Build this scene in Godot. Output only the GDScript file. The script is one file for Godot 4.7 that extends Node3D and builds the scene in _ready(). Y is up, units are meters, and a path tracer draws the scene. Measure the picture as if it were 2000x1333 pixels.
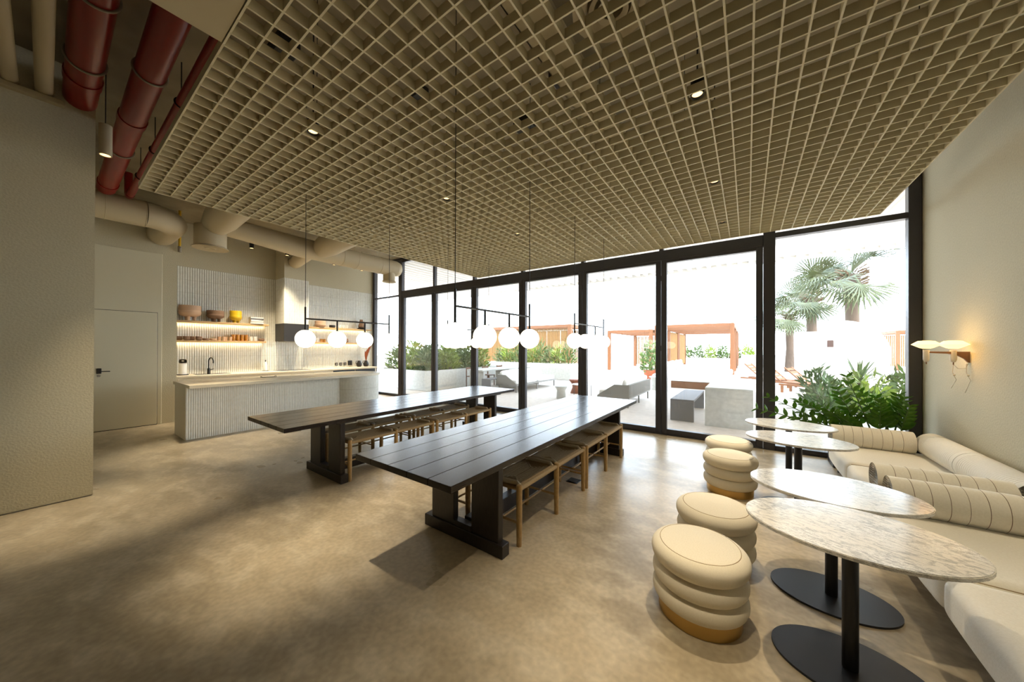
extends Node3D

# ---------------------------------------------------------------- mesh builder
class MB:
	var v := PackedVector3Array()
	var n := PackedVector3Array()
	var uv := PackedVector2Array()
	var ix := PackedInt32Array()
	var t := Transform3D.IDENTITY

	func at(x: float, y: float, z: float, ry := 0.0) -> MB:
		t = Transform3D(Basis(Vector3.UP, ry), Vector3(x, y, z))
		return self

	func vert(p: Vector3, nn: Vector3, u := Vector2.ZERO) -> int:
		v.append(t * p)
		n.append((t.basis * nn).normalized())
		uv.append(u)
		return v.size() - 1

	func face(a: int, b: int, c: int) -> void:
		var g := (v[b] - v[a]).cross(v[c] - v[a])
		if g.dot(n[a] + n[b] + n[c]) > 0.0:
			ix.append(a); ix.append(c); ix.append(b)
		else:
			ix.append(a); ix.append(b); ix.append(c)

	func quad(a: Vector3, b: Vector3, c: Vector3, d: Vector3, nn := Vector3.ZERO) -> void:
		var m := nn if nn != Vector3.ZERO else (b - a).cross(c - a).normalized()
		var i := vert(a, m, Vector2(0, 0))
		vert(b, m, Vector2(1, 0)); vert(c, m, Vector2(1, 1)); vert(d, m, Vector2(0, 1))
		face(i, i + 1, i + 2); face(i, i + 2, i + 3)

	func tri(a: Vector3, b: Vector3, c: Vector3, nn := Vector3.ZERO) -> void:
		var m := nn if nn != Vector3.ZERO else (b - a).cross(c - a).normalized()
		var i := vert(a, m); vert(b, m); vert(c, m)
		face(i, i + 1, i + 2)

	# box given by its middle and size, edges cut back by r
	func box(c: Vector3, s: Vector3, r := 0.0) -> MB:
		var h := s * 0.5
		if r <= 0.0:
			for ax in 3:
				for sg in [-1.0, 1.0]:
					var nn := Vector3.ZERO
					nn[ax] = sg
					var u := Vector3.ZERO
					var w := Vector3.ZERO
					u[(ax + 1) % 3] = h[(ax + 1) % 3]
					w[(ax + 2) % 3] = h[(ax + 2) % 3]
					var o: Vector3 = c + nn * h[ax]
					quad(o - u - w, o + u - w, o + u + w, o - u + w, nn)
			return self
		r = minf(r, minf(h.x, minf(h.y, h.z)) * 0.98)
		for ax in 3:
			var b: int = (ax + 1) % 3
			var d: int = (ax + 2) % 3
			for sg in [-1.0, 1.0]:
				var nn := Vector3.ZERO
				nn[ax] = sg
				var u := Vector3.ZERO
				var w := Vector3.ZERO
				u[b] = h[b] - r
				w[d] = h[d] - r
				var o: Vector3 = c + nn * h[ax]
				quad(o - u - w, o + u - w, o + u + w, o - u + w, nn)
			for s1 in [-1.0, 1.0]:
				for s2 in [-1.0, 1.0]:
					var p := Vector3.ZERO
					var q := Vector3.ZERO
					p[b] = s1 * h[b]; p[d] = s2 * (h[d] - r)
					q[b] = s1 * (h[b] - r); q[d] = s2 * h[d]
					var e := Vector3.ZERO
					e[ax] = h[ax] - r
					var nn := Vector3.ZERO
					nn[b] = s1; nn[d] = s2
					quad(c + p - e, c + q - e, c + q + e, c + p + e, nn.normalized())
		for sx in [-1.0, 1.0]:
			for sy in [-1.0, 1.0]:
				for sz in [-1.0, 1.0]:
					var s3 := Vector3(sx, sy, sz)
					var k := h * s3
					tri(c + k - Vector3(0, sy * r, sz * r), c + k - Vector3(sx * r, 0, sz * r), c + k - Vector3(sx * r, sy * r, 0), s3.normalized())
		return self

	func bar(x0: float, x1: float, y0: float, y1: float, z0: float, z1: float, r := 0.0) -> MB:
		return box(Vector3((x0 + x1) * 0.5, (y0 + y1) * 0.5, (z0 + z1) * 0.5), Vector3(absf(x1 - x0), absf(y1 - y0), absf(z1 - z0)), r)

	# round bar along a line of points; radii one per point or a single number
	func sweep(p: Array, radius, seg := 10, caps := true, flat := 1.0) -> MB:
		var rows := []
		var up := Vector3.UP
		for i in p.size():
			var d: Vector3 = (p[mini(i + 1, p.size() - 1)] - p[maxi(i - 1, 0)]).normalized()
			if absf(d.dot(up)) > 0.95:
				up = Vector3.RIGHT if absf(d.x) < 0.9 else Vector3.BACK
			var sx := d.cross(up).normalized()
			var sy := sx.cross(d).normalized()
			up = sy
			var r: float = radius[i] if radius is Array else radius
			var row := []
			for k in seg + 1:
				var a := TAU * k / seg
				var nn := sx * cos(a) + sy * sin(a) * flat
				row.append(vert(p[i] + nn * r, nn, Vector2(float(k) / seg, float(i) / maxf(1, p.size() - 1))))
			rows.append(row)
		for i in p.size() - 1:
			for k in seg:
				face(rows[i][k], rows[i][k + 1], rows[i + 1][k + 1])
				face(rows[i][k], rows[i + 1][k + 1], rows[i + 1][k])
		if caps:
			for e in 2:
				var i: int = 0 if e == 0 else p.size() - 1
				var d: Vector3 = (p[0] - p[1]).normalized() if e == 0 else (p[i] - p[i - 1]).normalized()
				var inv := t.affine_inverse()
				var m := vert(p[i], d)
				var ring := []
				for k in seg + 1:
					ring.append(vert(inv * v[rows[i][k]], d))
				for k in seg:
					face(m, ring[k], ring[k + 1])
		return self

	func rod(a: Vector3, b: Vector3, r: float, seg := 10, caps := true) -> MB:
		return sweep([a, b], r, seg, caps)

	# turned shape: profile of (radius, height); sharp profile corners where two points repeat
	func lathe(c: Vector3, prof: Array, seg := 24, sx := 1.0, sz := 1.0) -> MB:
		var rows := []
		for i in prof.size():
			var a: Vector2 = prof[maxi(i - 1, 0)]
			var b: Vector2 = prof[mini(i + 1, prof.size() - 1)]
			if i > 0 and prof[i - 1].is_equal_approx(prof[i]): a = prof[i]
			if i < prof.size() - 1 and prof[i + 1].is_equal_approx(prof[i]): b = prof[i]
			var d := (b - a)
			var nr := d.y
			var ny := -d.x
			var row := []
			for k in seg + 1:
				var w := TAU * k / seg
				var nn := Vector3(cos(w) * nr * sz, ny * sx * sz, sin(w) * nr * sx)
				if nn.length() < 1e-9: nn = Vector3.UP
				row.append(vert(c + Vector3(cos(w) * prof[i].x * sx, prof[i].y, sin(w) * prof[i].x * sz), nn.normalized(), Vector2(float(k) / seg, float(i) / (prof.size() - 1))))
			rows.append(row)
		for i in prof.size() - 1:
			if prof[i].is_equal_approx(prof[i + 1]): continue
			for k in seg:
				if prof[i].x > 1e-6: face(rows[i][k], rows[i][k + 1], rows[i + 1][k + 1])
				if prof[i + 1].x > 1e-6: face(rows[i][k], rows[i + 1][k + 1], rows[i + 1][k])
		return self

	func ball(c: Vector3, r: float, seg := 20, rings := 12, sy := 1.0) -> MB:
		var p := []
		for i in rings + 1:
			var a := -PI / 2 + PI * i / rings
			p.append(Vector2(maxf(cos(a) * r, 0.0), sin(a) * r * sy))
		return lathe(c, p, seg)

	func torus(c: Vector3, big: float, small: float, axis: Vector3, seg := 24, s2 := 6) -> MB:
		var pts := []
		var x := axis.cross(Vector3.UP if absf(axis.y) < 0.9 else Vector3.RIGHT).normalized()
		var y := axis.cross(x).normalized()
		for k in seg + 1:
			var a := TAU * k / seg
			pts.append(c + (x * cos(a) + y * sin(a)) * big)
		return sweep(pts, small, s2, false)

	# flat outline in x,z pulled up from y0 to y1
	func prism(poly: PackedVector2Array, y0: float, y1: float, smooth := false) -> MB:
		var m := poly.size()
		var tr := Geometry2D.triangulate_polygon(poly)
		for e in 2:
			var y := y1 if e == 0 else y0
			var nn := Vector3.UP if e == 0 else Vector3.DOWN
			var first := v.size()
			for p in poly: vert(Vector3(p.x, y, p.y), nn, p)
			for i in range(0, tr.size(), 3):
				face(first + tr[i], first + tr[i + 1], first + tr[i + 2])
		var area := 0.0
		for i in m: area += poly[i].cross(poly[(i + 1) % m])
		var sg := 1.0 if area > 0 else -1.0
		for i in m:
			var a := poly[i]
			var b := poly[(i + 1) % m]
			var nn := Vector3((b - a).y, 0, -(b - a).x).normalized() * sg
			if not smooth:
				quad(Vector3(a.x, y0, a.y), Vector3(b.x, y0, b.y), Vector3(b.x, y1, b.y), Vector3(a.x, y1, a.y), nn)
			else:
				var z := poly[(i + m - 1) % m]
				var c := poly[(i + 2) % m]
				var na := (Vector3((b - z).y, 0, -(b - z).x)).normalized() * sg
				var nb := (Vector3((c - a).y, 0, -(c - a).x)).normalized() * sg
				var i0 := vert(Vector3(a.x, y0, a.y), na)
				vert(Vector3(b.x, y0, b.y), nb); vert(Vector3(b.x, y1, b.y), nb); vert(Vector3(a.x, y1, a.y), na)
				face(i0, i0 + 1, i0 + 2); face(i0, i0 + 2, i0 + 3)
		return self

	func mesh() -> ArrayMesh:
		var a := []
		a.resize(Mesh.ARRAY_MAX)
		a[Mesh.ARRAY_VERTEX] = v
		a[Mesh.ARRAY_NORMAL] = n
		a[Mesh.ARRAY_TEX_UV] = uv
		a[Mesh.ARRAY_INDEX] = ix
		var m := ArrayMesh.new()
		m.add_surface_from_arrays(Mesh.PRIMITIVE_TRIANGLES, a)
		return m

# ---------------------------------------------------------------- scene helpers
var M := {}
var used := {}
var rng := RandomNumberGenerator.new()

func numbered(called: String) -> String:
	if not used.has(called):
		used[called] = 0
		return called
	used[called] += 1
	return "%s_%03d" % [called, used[called]]

func thing(called: String, label: String, category: String, p := Vector3.ZERO, turn := 0.0, group := "") -> Node3D:
	var o := Node3D.new()
	o.name = numbered(called)
	add_child(o)
	o.position = p
	o.rotation.y = turn
	o.set_meta("label", label)
	o.set_meta("category", category)
	if group: o.set_meta("group", group)
	return o

func solo(called: String, label: String, category: String, m: Mesh, mat: Material, p := Vector3.ZERO, turn := 0.0, group := "") -> MeshInstance3D:
	var o := MeshInstance3D.new()
	o.name = numbered(called)
	o.mesh = m
	o.material_override = mat
	add_child(o)
	o.position = p
	o.rotation.y = turn
	o.set_meta("label", label)
	o.set_meta("category", category)
	if group: o.set_meta("group", group)
	return o

func struct(called: String, m: Mesh, mat: Material, p := Vector3.ZERO) -> MeshInstance3D:
	var o := MeshInstance3D.new()
	o.name = numbered(called)
	o.mesh = m
	o.material_override = mat
	add_child(o)
	o.position = p
	o.set_meta("kind", "structure")
	return o

func part(parent: Node3D, called: String, m: Mesh, mat: Material, p := Vector3.ZERO, turn := Vector3.ZERO) -> MeshInstance3D:
	var o := MeshInstance3D.new()
	o.name = called
	o.mesh = m
	o.material_override = mat
	parent.add_child(o, true)
	o.position = p
	o.rotation = turn
	return o

func copy(o: Node3D, p: Vector3, turn := 0.0, label := "") -> Node3D:
	var base: String = o.get_meta("base_name") if o.has_meta("base_name") else String(o.name)
	var c: Node3D = o.duplicate()
	c.name = numbered(base)
	add_child(c)
	c.position = p
	c.rotation.y = turn
	if label: c.set_meta("label", label)
	return c

func mk() -> MB:
	return MB.new()

func mat(r: float, g: float, b: float, rough := 0.8, metal := 0.0) -> StandardMaterial3D:
	var m := StandardMaterial3D.new()
	m.albedo_color = Color(r / 255.0, g / 255.0, b / 255.0)
	m.roughness = rough
	m.metallic = metal
	return m

func glow(r: float, g: float, b: float, e: float) -> StandardMaterial3D:
	var m := mat(r, g, b, 0.5)
	m.emission_enabled = true
	m.emission = Color(r / 255.0, g / 255.0, b / 255.0)
	m.emission_energy_multiplier = e
	return m

func noise(freq: float, octaves: int, sd: int, kind := FastNoiseLite.TYPE_SIMPLEX_SMOOTH) -> FastNoiseLite:
	var f := FastNoiseLite.new()
	f.noise_type = kind
	f.frequency = freq
	f.seed = sd
	f.fractal_octaves = octaves
	return f

func noise_tex(size: int, freq: float, octaves: int, sd: int, stops: Array, cols: Array, kind := FastNoiseLite.TYPE_SIMPLEX_SMOOTH) -> NoiseTexture2D:
	var tx := NoiseTexture2D.new()
	tx.width = size
	tx.height = size
	tx.seamless = true
	tx.noise = noise(freq, octaves, sd, kind)
	if cols:
		var g := Gradient.new()
		g.offsets = PackedFloat32Array(stops)
		g.colors = PackedColorArray(cols)
		tx.color_ramp = g
	return tx

func c3(r: float, g: float, b: float) -> Color:
	return Color(r / 255.0, g / 255.0, b / 255.0)

func tri_map(m: StandardMaterial3D, tx: Texture2D, sc: Vector3, world := true) -> void:
	m.albedo_texture = tx
	m.uv1_triplanar = true
	m.uv1_world_triplanar = world
	m.uv1_scale = sc

func relief(m: StandardMaterial3D, tx: Texture2D, cm: float) -> void:
	m.heightmap_enabled = true
	m.heightmap_texture = tx
	m.heightmap_scale = cm

func spot(p: Vector3, target: Vector3, e: float, angle: float, col: Color, size := 0.03, soft := 0.6) -> void:
	var l := SpotLight3D.new()
	l.name = numbered("ceiling_spot_light")
	l.position = p
	l.light_energy = e
	l.spot_angle = angle
	l.spot_angle_attenuation = soft
	l.spot_range = 20.0
	l.spot_attenuation = 2.0
	l.light_color = col
	l.light_size = size
	l.shadow_enabled = true
	add_child(l)
	l.look_at_from_position(p, target, Vector3.RIGHT if absf((target - p).normalized().y) > 0.95 else Vector3.UP)

func omni(p: Vector3, e: float, col: Color, size := 0.05, called := "bulb_light") -> void:
	var l := OmniLight3D.new()
	l.name = numbered(called)
	l.position = p
	l.light_energy = e
	l.light_color = col
	l.light_size = size
	l.omni_range = 20.0
	l.omni_attenuation = 2.0
	l.shadow_enabled = true
	add_child(l)

const WARM := Color(1.0, 0.925, 0.79)
const GZ := -6.637          # inside face of the glass front
const XR := 1.87            # right wall
const XK := -10.7           # tiled kitchen wall
const XL := -5.73           # left partition
const GH := 3.40            # underside of the ceiling grid
const CEIL := 4.5

func _ready() -> void:
	rng.seed = 11
	# ------------------------------------------------ camera
	var cam := Camera3D.new()
	cam.name = "camera"
	cam.projection = Camera3D.PROJECTION_FRUSTUM
	cam.near = 0.05
	cam.far = 400.0
	cam.size = 1333.0 / 646.94 * 0.05
	cam.frustum_offset = Vector2(0, (677.745 - 666.5) / 646.94 * 0.05)
	cam.position = Vector3(0, 1.6, 0)
	cam.rotation = Vector3(deg_to_rad(0.18756), deg_to_rad(35.378), deg_to_rad(0.18292))
	cam.current = true
	add_child(cam)
	# ------------------------------------------------ sky and exposure
	var env := Environment.new()
	var sky := Sky.new()
	var sm := ProceduralSkyMaterial.new()
	sm.sky_top_color = Color(0.82, 0.91, 1.0)
	sm.sky_horizon_color = Color(0.91, 0.965, 1.0)
	sm.sky_curve = 0.2
	sm.ground_bottom_color = Color(0.9, 0.88, 0.84)
	sm.ground_horizon_color = Color(0.91, 0.965, 1.0)
	sm.sun_angle_max = 1.0
	sky.sky_material = sm
	env.background_mode = Environment.BG_SKY
	env.sky = sky
	env.background_energy_multiplier = 10.0
	env.tonemap_mode = Environment.TONE_MAPPER_LINEAR
	env.tonemap_exposure = 1.0
	env.sdfgi_enabled = true
	env.ssao_enabled = true
	env.ssil_enabled = true
	var we := WorldEnvironment.new()
	we.name = "environment"
	we.environment = env
	add_child(we)
	# high sun behind the building: the room and the strip under the canopy stay in shade
	var sun := DirectionalLight3D.new()
	sun.name = "sun"
	sun.light_color = Color(1.0, 0.96, 0.90)
	sun.light_energy = 5.0
	sun.light_angular_distance = 0.6
	sun.shadow_enabled = true
	sun.sky_mode = DirectionalLight3D.SKY_MODE_LIGHT_ONLY
	add_child(sun)
	sun.look_at_from_position(Vector3(6, 16, 5), Vector3.ZERO, Vector3.UP)

	make_materials()
	build_shell()
	build_glass_front()
	build_grid()
	build_ceiling_services()
	build_kitchen()
	build_dining()
	build_pendants()
	build_lounge()
	build_outside()
	print("built")

func floor_picture() -> ImageTexture:
	var w := 1100
	var h := 950
	var big := noise(0.006, 4, 5)
	big.domain_warp_enabled = true
	big.domain_warp_amplitude = 60.0
	big.domain_warp_frequency = 0.008
	var mid := noise(0.03, 4, 8)
	var fine := noise(0.25, 3, 21)
	var a := c3(186, 171, 145)
	var b := c3(150, 137, 114)
	var c := c3(206, 195, 173)
	var data := PackedByteArray()
	data.resize(w * h * 3)
	var i := 0
	for y in h:
		for x in w:
			var q := clampf(big.get_noise_2d(x, y * 1.3) * 1.3 + 0.5, 0.0, 1.0)
			var q2 := clampf(mid.get_noise_2d(x, y * 1.6) * 1.2 + 0.5, 0.0, 1.0)
			var k := b.lerp(a, q).lerp(c, q2 * q2 * 0.45)
			var g := 1.0 + fine.get_noise_2d(x, y) * 0.10
			data[i] = int(clampf(k.r * g, 0, 1) * 255)
			data[i + 1] = int(clampf(k.g * g, 0, 1) * 255)
			data[i + 2] = int(clampf(k.b * g, 0, 1) * 255)
			i += 3
	var im := Image.create_from_data(w, h, false, Image.FORMAT_RGB8, data)
	# hairline cracks in the concrete
	var r := RandomNumberGenerator.new()
	r.seed = 4
	for k in 12:
		var p := Vector2(r.randf_range(250, w - 60), r.randf_range(60, h - 60))
		var d := r.randf() * TAU
		for s in r.randi_range(60, 190):
			d += r.randf_range(-0.22, 0.22) + 0.25 * sin(s * 0.19 + k)
			p += Vector2(cos(d), sin(d))
			if p.x < 1 or p.y < 1 or p.x > w - 2 or p.y > h - 2: break
			im.set_pixel(int(p.x), int(p.y), im.get_pixel(int(p.x), int(p.y)).darkened(0.12))
	return ImageTexture.create_from_image(im)

func marble_picture(sd: int) -> ImageTexture:
	var s := 512
	var f := noise(0.02, 4, sd)
	f.domain_warp_enabled = true
	f.domain_warp_amplitude = 35.0
	f.domain_warp_frequency = 0.012
	var f2 := noise(0.075, 4, sd + 3)
	f2.domain_warp_enabled = true
	f2.domain_warp_amplitude = 22.0
	f2.domain_warp_frequency = 0.03
	var cl := noise(0.006, 2, sd + 7)
	var im := Image.create(s, s, false, Image.FORMAT_RGB8)
	var lt := c3(241, 239, 235)
	var wm := c3(236, 231, 222)
	var gr := c3(128, 128, 130)
	var dk := c3(84, 82, 84)
	for y in s:
		for x in s:
			var xx := x * 0.5 + y * 0.35
			var yy := y * 1.25 - x * 0.45
			var a := absf(f.get_noise_2d(xx, yy))
			var b := absf(f2.get_noise_2d(xx * 0.7, yy * 1.4))
			var cc := clampf(cl.get_noise_2d(x, y) * 1.4 + 0.5, 0, 1)
			var k := lt.lerp(wm, cc)
			k = k.lerp(gr, clampf(1.0 - a * 7.0, 0, 1) * 0.5)
			k = k.lerp(dk, clampf(1.0 - b * 6.0, 0, 1) * 0.5 * (0.25 + 0.75 * (1.0 - cc)))
			im.set_pixel(x, y, k)
	return ImageTexture.create_from_image(im)

func make_materials() -> void:
	var grit := noise_tex(256, 0.12, 3, 3, [], [])
	var grit_fine := noise_tex(256, 0.35, 2, 9, [], [])
	# plaster
	var pl := noise_tex(512, 0.06, 4, 12, [0.0, 0.5, 1.0], [c3(190, 182, 156), c3(196, 188, 162), c3(202, 194, 168)])
	M.plaster = mat(255, 255, 255, 0.92)
	tri_map(M.plaster, pl, Vector3.ONE * 1.4)
	relief(M.plaster, grit, 0.15)
	M.door_paint = mat(206, 199, 174, 0.45)
	M.slab = mat(255, 255, 255, 0.95)
	tri_map(M.slab, noise_tex(512, 0.01, 4, 31, [0.0, 1.0], [c3(132, 121, 98), c3(158, 146, 120)]), Vector3.ONE * 0.35)
	M.soffit = mat(178, 165, 134, 0.9)
	M.grid = mat(204, 194, 162, 0.6)
	# floor
	M.floor = mat(255, 255, 255, 0.42)
	M.floor.albedo_texture = floor_picture()
	M.floor.roughness_texture = noise_tex(512, 0.02, 4, 77, [0.0, 1.0], [Color(0.24, 0.24, 0.24), Color(0.44, 0.44, 0.44)])
	M.floor.roughness = 1.0
	M.floor.metallic_specular = 0.5
	# frames and glass
	M.frame = mat(60, 59, 64, 0.4, 0.15)
	M.glass = mat(255, 255, 255, 0.02)
	M.glass.transparency = BaseMaterial3D.TRANSPARENCY_ALPHA
	M.glass.albedo_color = Color(0.97, 1.0, 0.99, 0.04)
	M.clear = mat(255, 255, 255, 0.03)
	M.clear.transparency = BaseMaterial3D.TRANSPARENCY_ALPHA
	M.clear.albedo_color = Color(0.95, 0.96, 0.95, 0.18)
	# kitchen
	M.tile = mat(255, 255, 255, 0.14)
	tri_map(M.tile, noise_tex(512, 0.03, 3, 41, [0.0, 0.5, 1.0], [c3(222, 222, 214), c3(233, 233, 226), c3(242, 242, 236)]), Vector3(1.1, 0.6, 1.1))
	M.grout = mat(170, 165, 150, 0.9)
	M.stone = mat(255, 255, 255, 0.35)
	tri_map(M.stone, noise_tex(512, 0.05, 4, 43, [0.0, 1.0], [c3(214, 204, 182), c3(222, 212, 191)]), Vector3.ONE)
	M.oak = mat(255, 255, 255, 0.55)
	tri_map(M.oak, noise_tex(512, 0.03, 4, 47, [0.0, 0.5, 1.0], [c3(166, 132, 88), c3(190, 158, 112), c3(206, 178, 134)]), Vector3(9, 9, 0.9))
	M.black = mat(26, 25, 25, 0.42)
	M.black_gloss = mat(12, 12, 13, 0.1)
	M.hood = mat(52, 50, 50, 0.5, 0.3)
	M.white = mat(232, 230, 226, 0.35)
	M.led = glow(255, 214, 140, 2.5)
	# dining
	var dark := noise_tex(512, 0.02, 5, 51, [0.0, 0.45, 1.0], [c3(26, 21, 19), c3(40, 33, 30), c3(54, 45, 41)])
	for k in 3:
		var dw := mat(255 - k * 22, 255 - k * 22, 255 - k * 22, 0.27)
		tri_map(dw, dark, Vector3(16, 16, 0.8), true)
		dw.uv1_offset = Vector3(k * 0.37, k * 0.21, k * 0.43)
		M["dark_wood_%d" % k] = dw
	M.dark_wood_leg = mat(255, 255, 255, 0.42)
	tri_map(M.dark_wood_leg, dark, Vector3(14, 0.9, 14), true)
	M.pale_wood = mat(255, 255, 255, 0.5)
	tri_map(M.pale_wood, noise_tex(512, 0.03, 4, 53, [0.0, 0.5, 1.0], [c3(146, 116, 70), c3(178, 146, 96), c3(198, 168, 118)]), Vector3(12, 1.2, 12), true)
	M.rush = mat(255, 255, 255, 0.85)
	tri_map(M.rush, noise_tex(256, 0.05, 3, 57, [0.0, 0.5, 1.0], [c3(136, 112, 78), c3(172, 146, 106), c3(198, 174, 134)]), Vector3(22, 22, 4), true)
	M.rush_pale = mat(216, 199, 170, 0.85)
	# lounge
	M.fabric = mat(255, 255, 255, 0.95)
	tri_map(M.fabric, noise_tex(256, 0.08, 3, 61, [0.0, 1.0], [c3(234, 228, 214), c3(244, 239, 227)]), Vector3.ONE * 3.0, false)
	relief(M.fabric, grit_fine, 0.06)
	M.fabric.rim_enabled = true
	M.fabric.rim = 0.25
	M.boucle = mat(255, 255, 255, 0.95)
	tri_map(M.boucle, noise_tex(256, 0.1, 3, 63, [0.0, 1.0], [c3(222, 212, 190), c3(236, 227, 208)]), Vector3(4, 14, 4), false)
	relief(M.boucle, grit_fine, 0.12)
	M.piping = mat(128, 106, 90, 0.9)
	M.seam = mat(170, 150, 118, 0.95)
	M.brass = mat(206, 170, 104, 0.36, 0.85)
	M.base_metal = mat(38, 40, 46, 0.4, 0.3)
	M.brown = mat(62, 38, 32, 0.35)
	for k in 4:
		var mm := mat(255, 255, 255, 0.16)
		mm.albedo_texture = marble_picture(70 + k * 11)
		mm.uv1_triplanar = true
		mm.uv1_scale = Vector3.ONE * 1.05
		mm.uv1_offset = Vector3(0.5 + k * 0.3, 0.5, 0.5)
		M["marble_%d" % k] = mm
	M.opal = glow(255, 244, 222, 2.6)
	M.paper = glow(255, 226, 160, 1.5)
	M.bracket = mat(132, 94, 62, 0.55)
	M.lens = glow(255, 214, 150, 2.6)
	M.cable = mat(225, 215, 198, 0.7)
	# services
	M.red = mat(126, 14, 9, 0.3)
	M.duct = mat(188, 174, 144, 0.55)
	M.clamp = mat(150, 142, 128, 0.5, 0.4)
	M.yellow = mat(212, 170, 30, 0.5)
	# plants
	M.leaf_dark = mat(255, 255, 255, 0.35)
	tri_map(M.leaf_dark, noise_tex(128, 0.05, 2, 81, [0.0, 1.0], [c3(50, 94, 24), c3(108, 150, 46)]), Vector3.ONE * 3.0)
	M.leaf_dark.backlight_enabled = true
	M.leaf_dark.backlight = c3(70, 110, 25)
	M.stem = mat(74, 104, 40, 0.5)
	var gcol := [[c3(44, 70, 22), c3(90, 118, 42)], [c3(58, 80, 44), c3(98, 120, 68)], [c3(86, 112, 26), c3(134, 152, 52)]]
	for k in 3:
		var lm := mat(255, 255, 255, 0.5)
		tri_map(lm, noise_tex(128, 0.06, 2, 85 + k, [0.0, 1.0], gcol[k]), Vector3.ONE * 2.0)
		lm.backlight_enabled = true
		lm.backlight = c3(40, 54, 18)
		M["leaf_%d" % k] = lm
	M.palm = mat(58, 66, 34, 0.55)
	M.palm.backlight_enabled = true
	M.palm.backlight = c3(34, 42, 16)
	M.palm_dry = mat(84, 64, 42, 0.8)
	M.trunk = mat(255, 255, 255, 0.9)
	tri_map(M.trunk, noise_tex(256, 0.05, 3, 91, [0.0, 1.0], [c3(64, 52, 44), c3(92, 78, 66)]), Vector3(1, 8, 1))
	M.soil = mat(84, 68, 50, 0.95)
	# terrace
	M.deck = mat(255, 255, 255, 0.8)
	tri_map(M.deck, noise_tex(512, 0.02, 4, 95, [0.0, 1.0], [c3(196, 184, 172), c3(214, 203, 192)]), Vector3.ONE * 0.5)
	M.concrete = mat(255, 255, 255, 0.8)
	tri_map(M.concrete, noise_tex(512, 0.02, 4, 97, [0.0, 1.0], [c3(186, 184, 176), c3(206, 204, 196)]), Vector3.ONE * 0.8)
	M.teak = mat(255, 255, 255, 0.6)
	tri_map(M.teak, noise_tex(256, 0.03, 4, 99, [0.0, 1.0], [c3(94, 55, 24), c3(118, 72, 35)]), Vector3(6, 1, 6))
	M.bamboo = mat(255, 255, 255, 0.6)
	tri_map(M.bamboo, noise_tex(256, 0.05, 3, 101, [0.0, 1.0], [c3(104, 74, 32), c3(132, 98, 50)]), Vector3(5, 0.6, 5))
	M.grey_slab = mat(112, 110, 112, 0.7)
	M.rope = mat(138, 134, 128, 0.8)
	M.cushion_white = mat(236, 234, 228, 0.9)
	M.canopy = mat(226, 224, 220, 0.7)
	M.terracotta = mat(140, 72, 42, 0.75)

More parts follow.
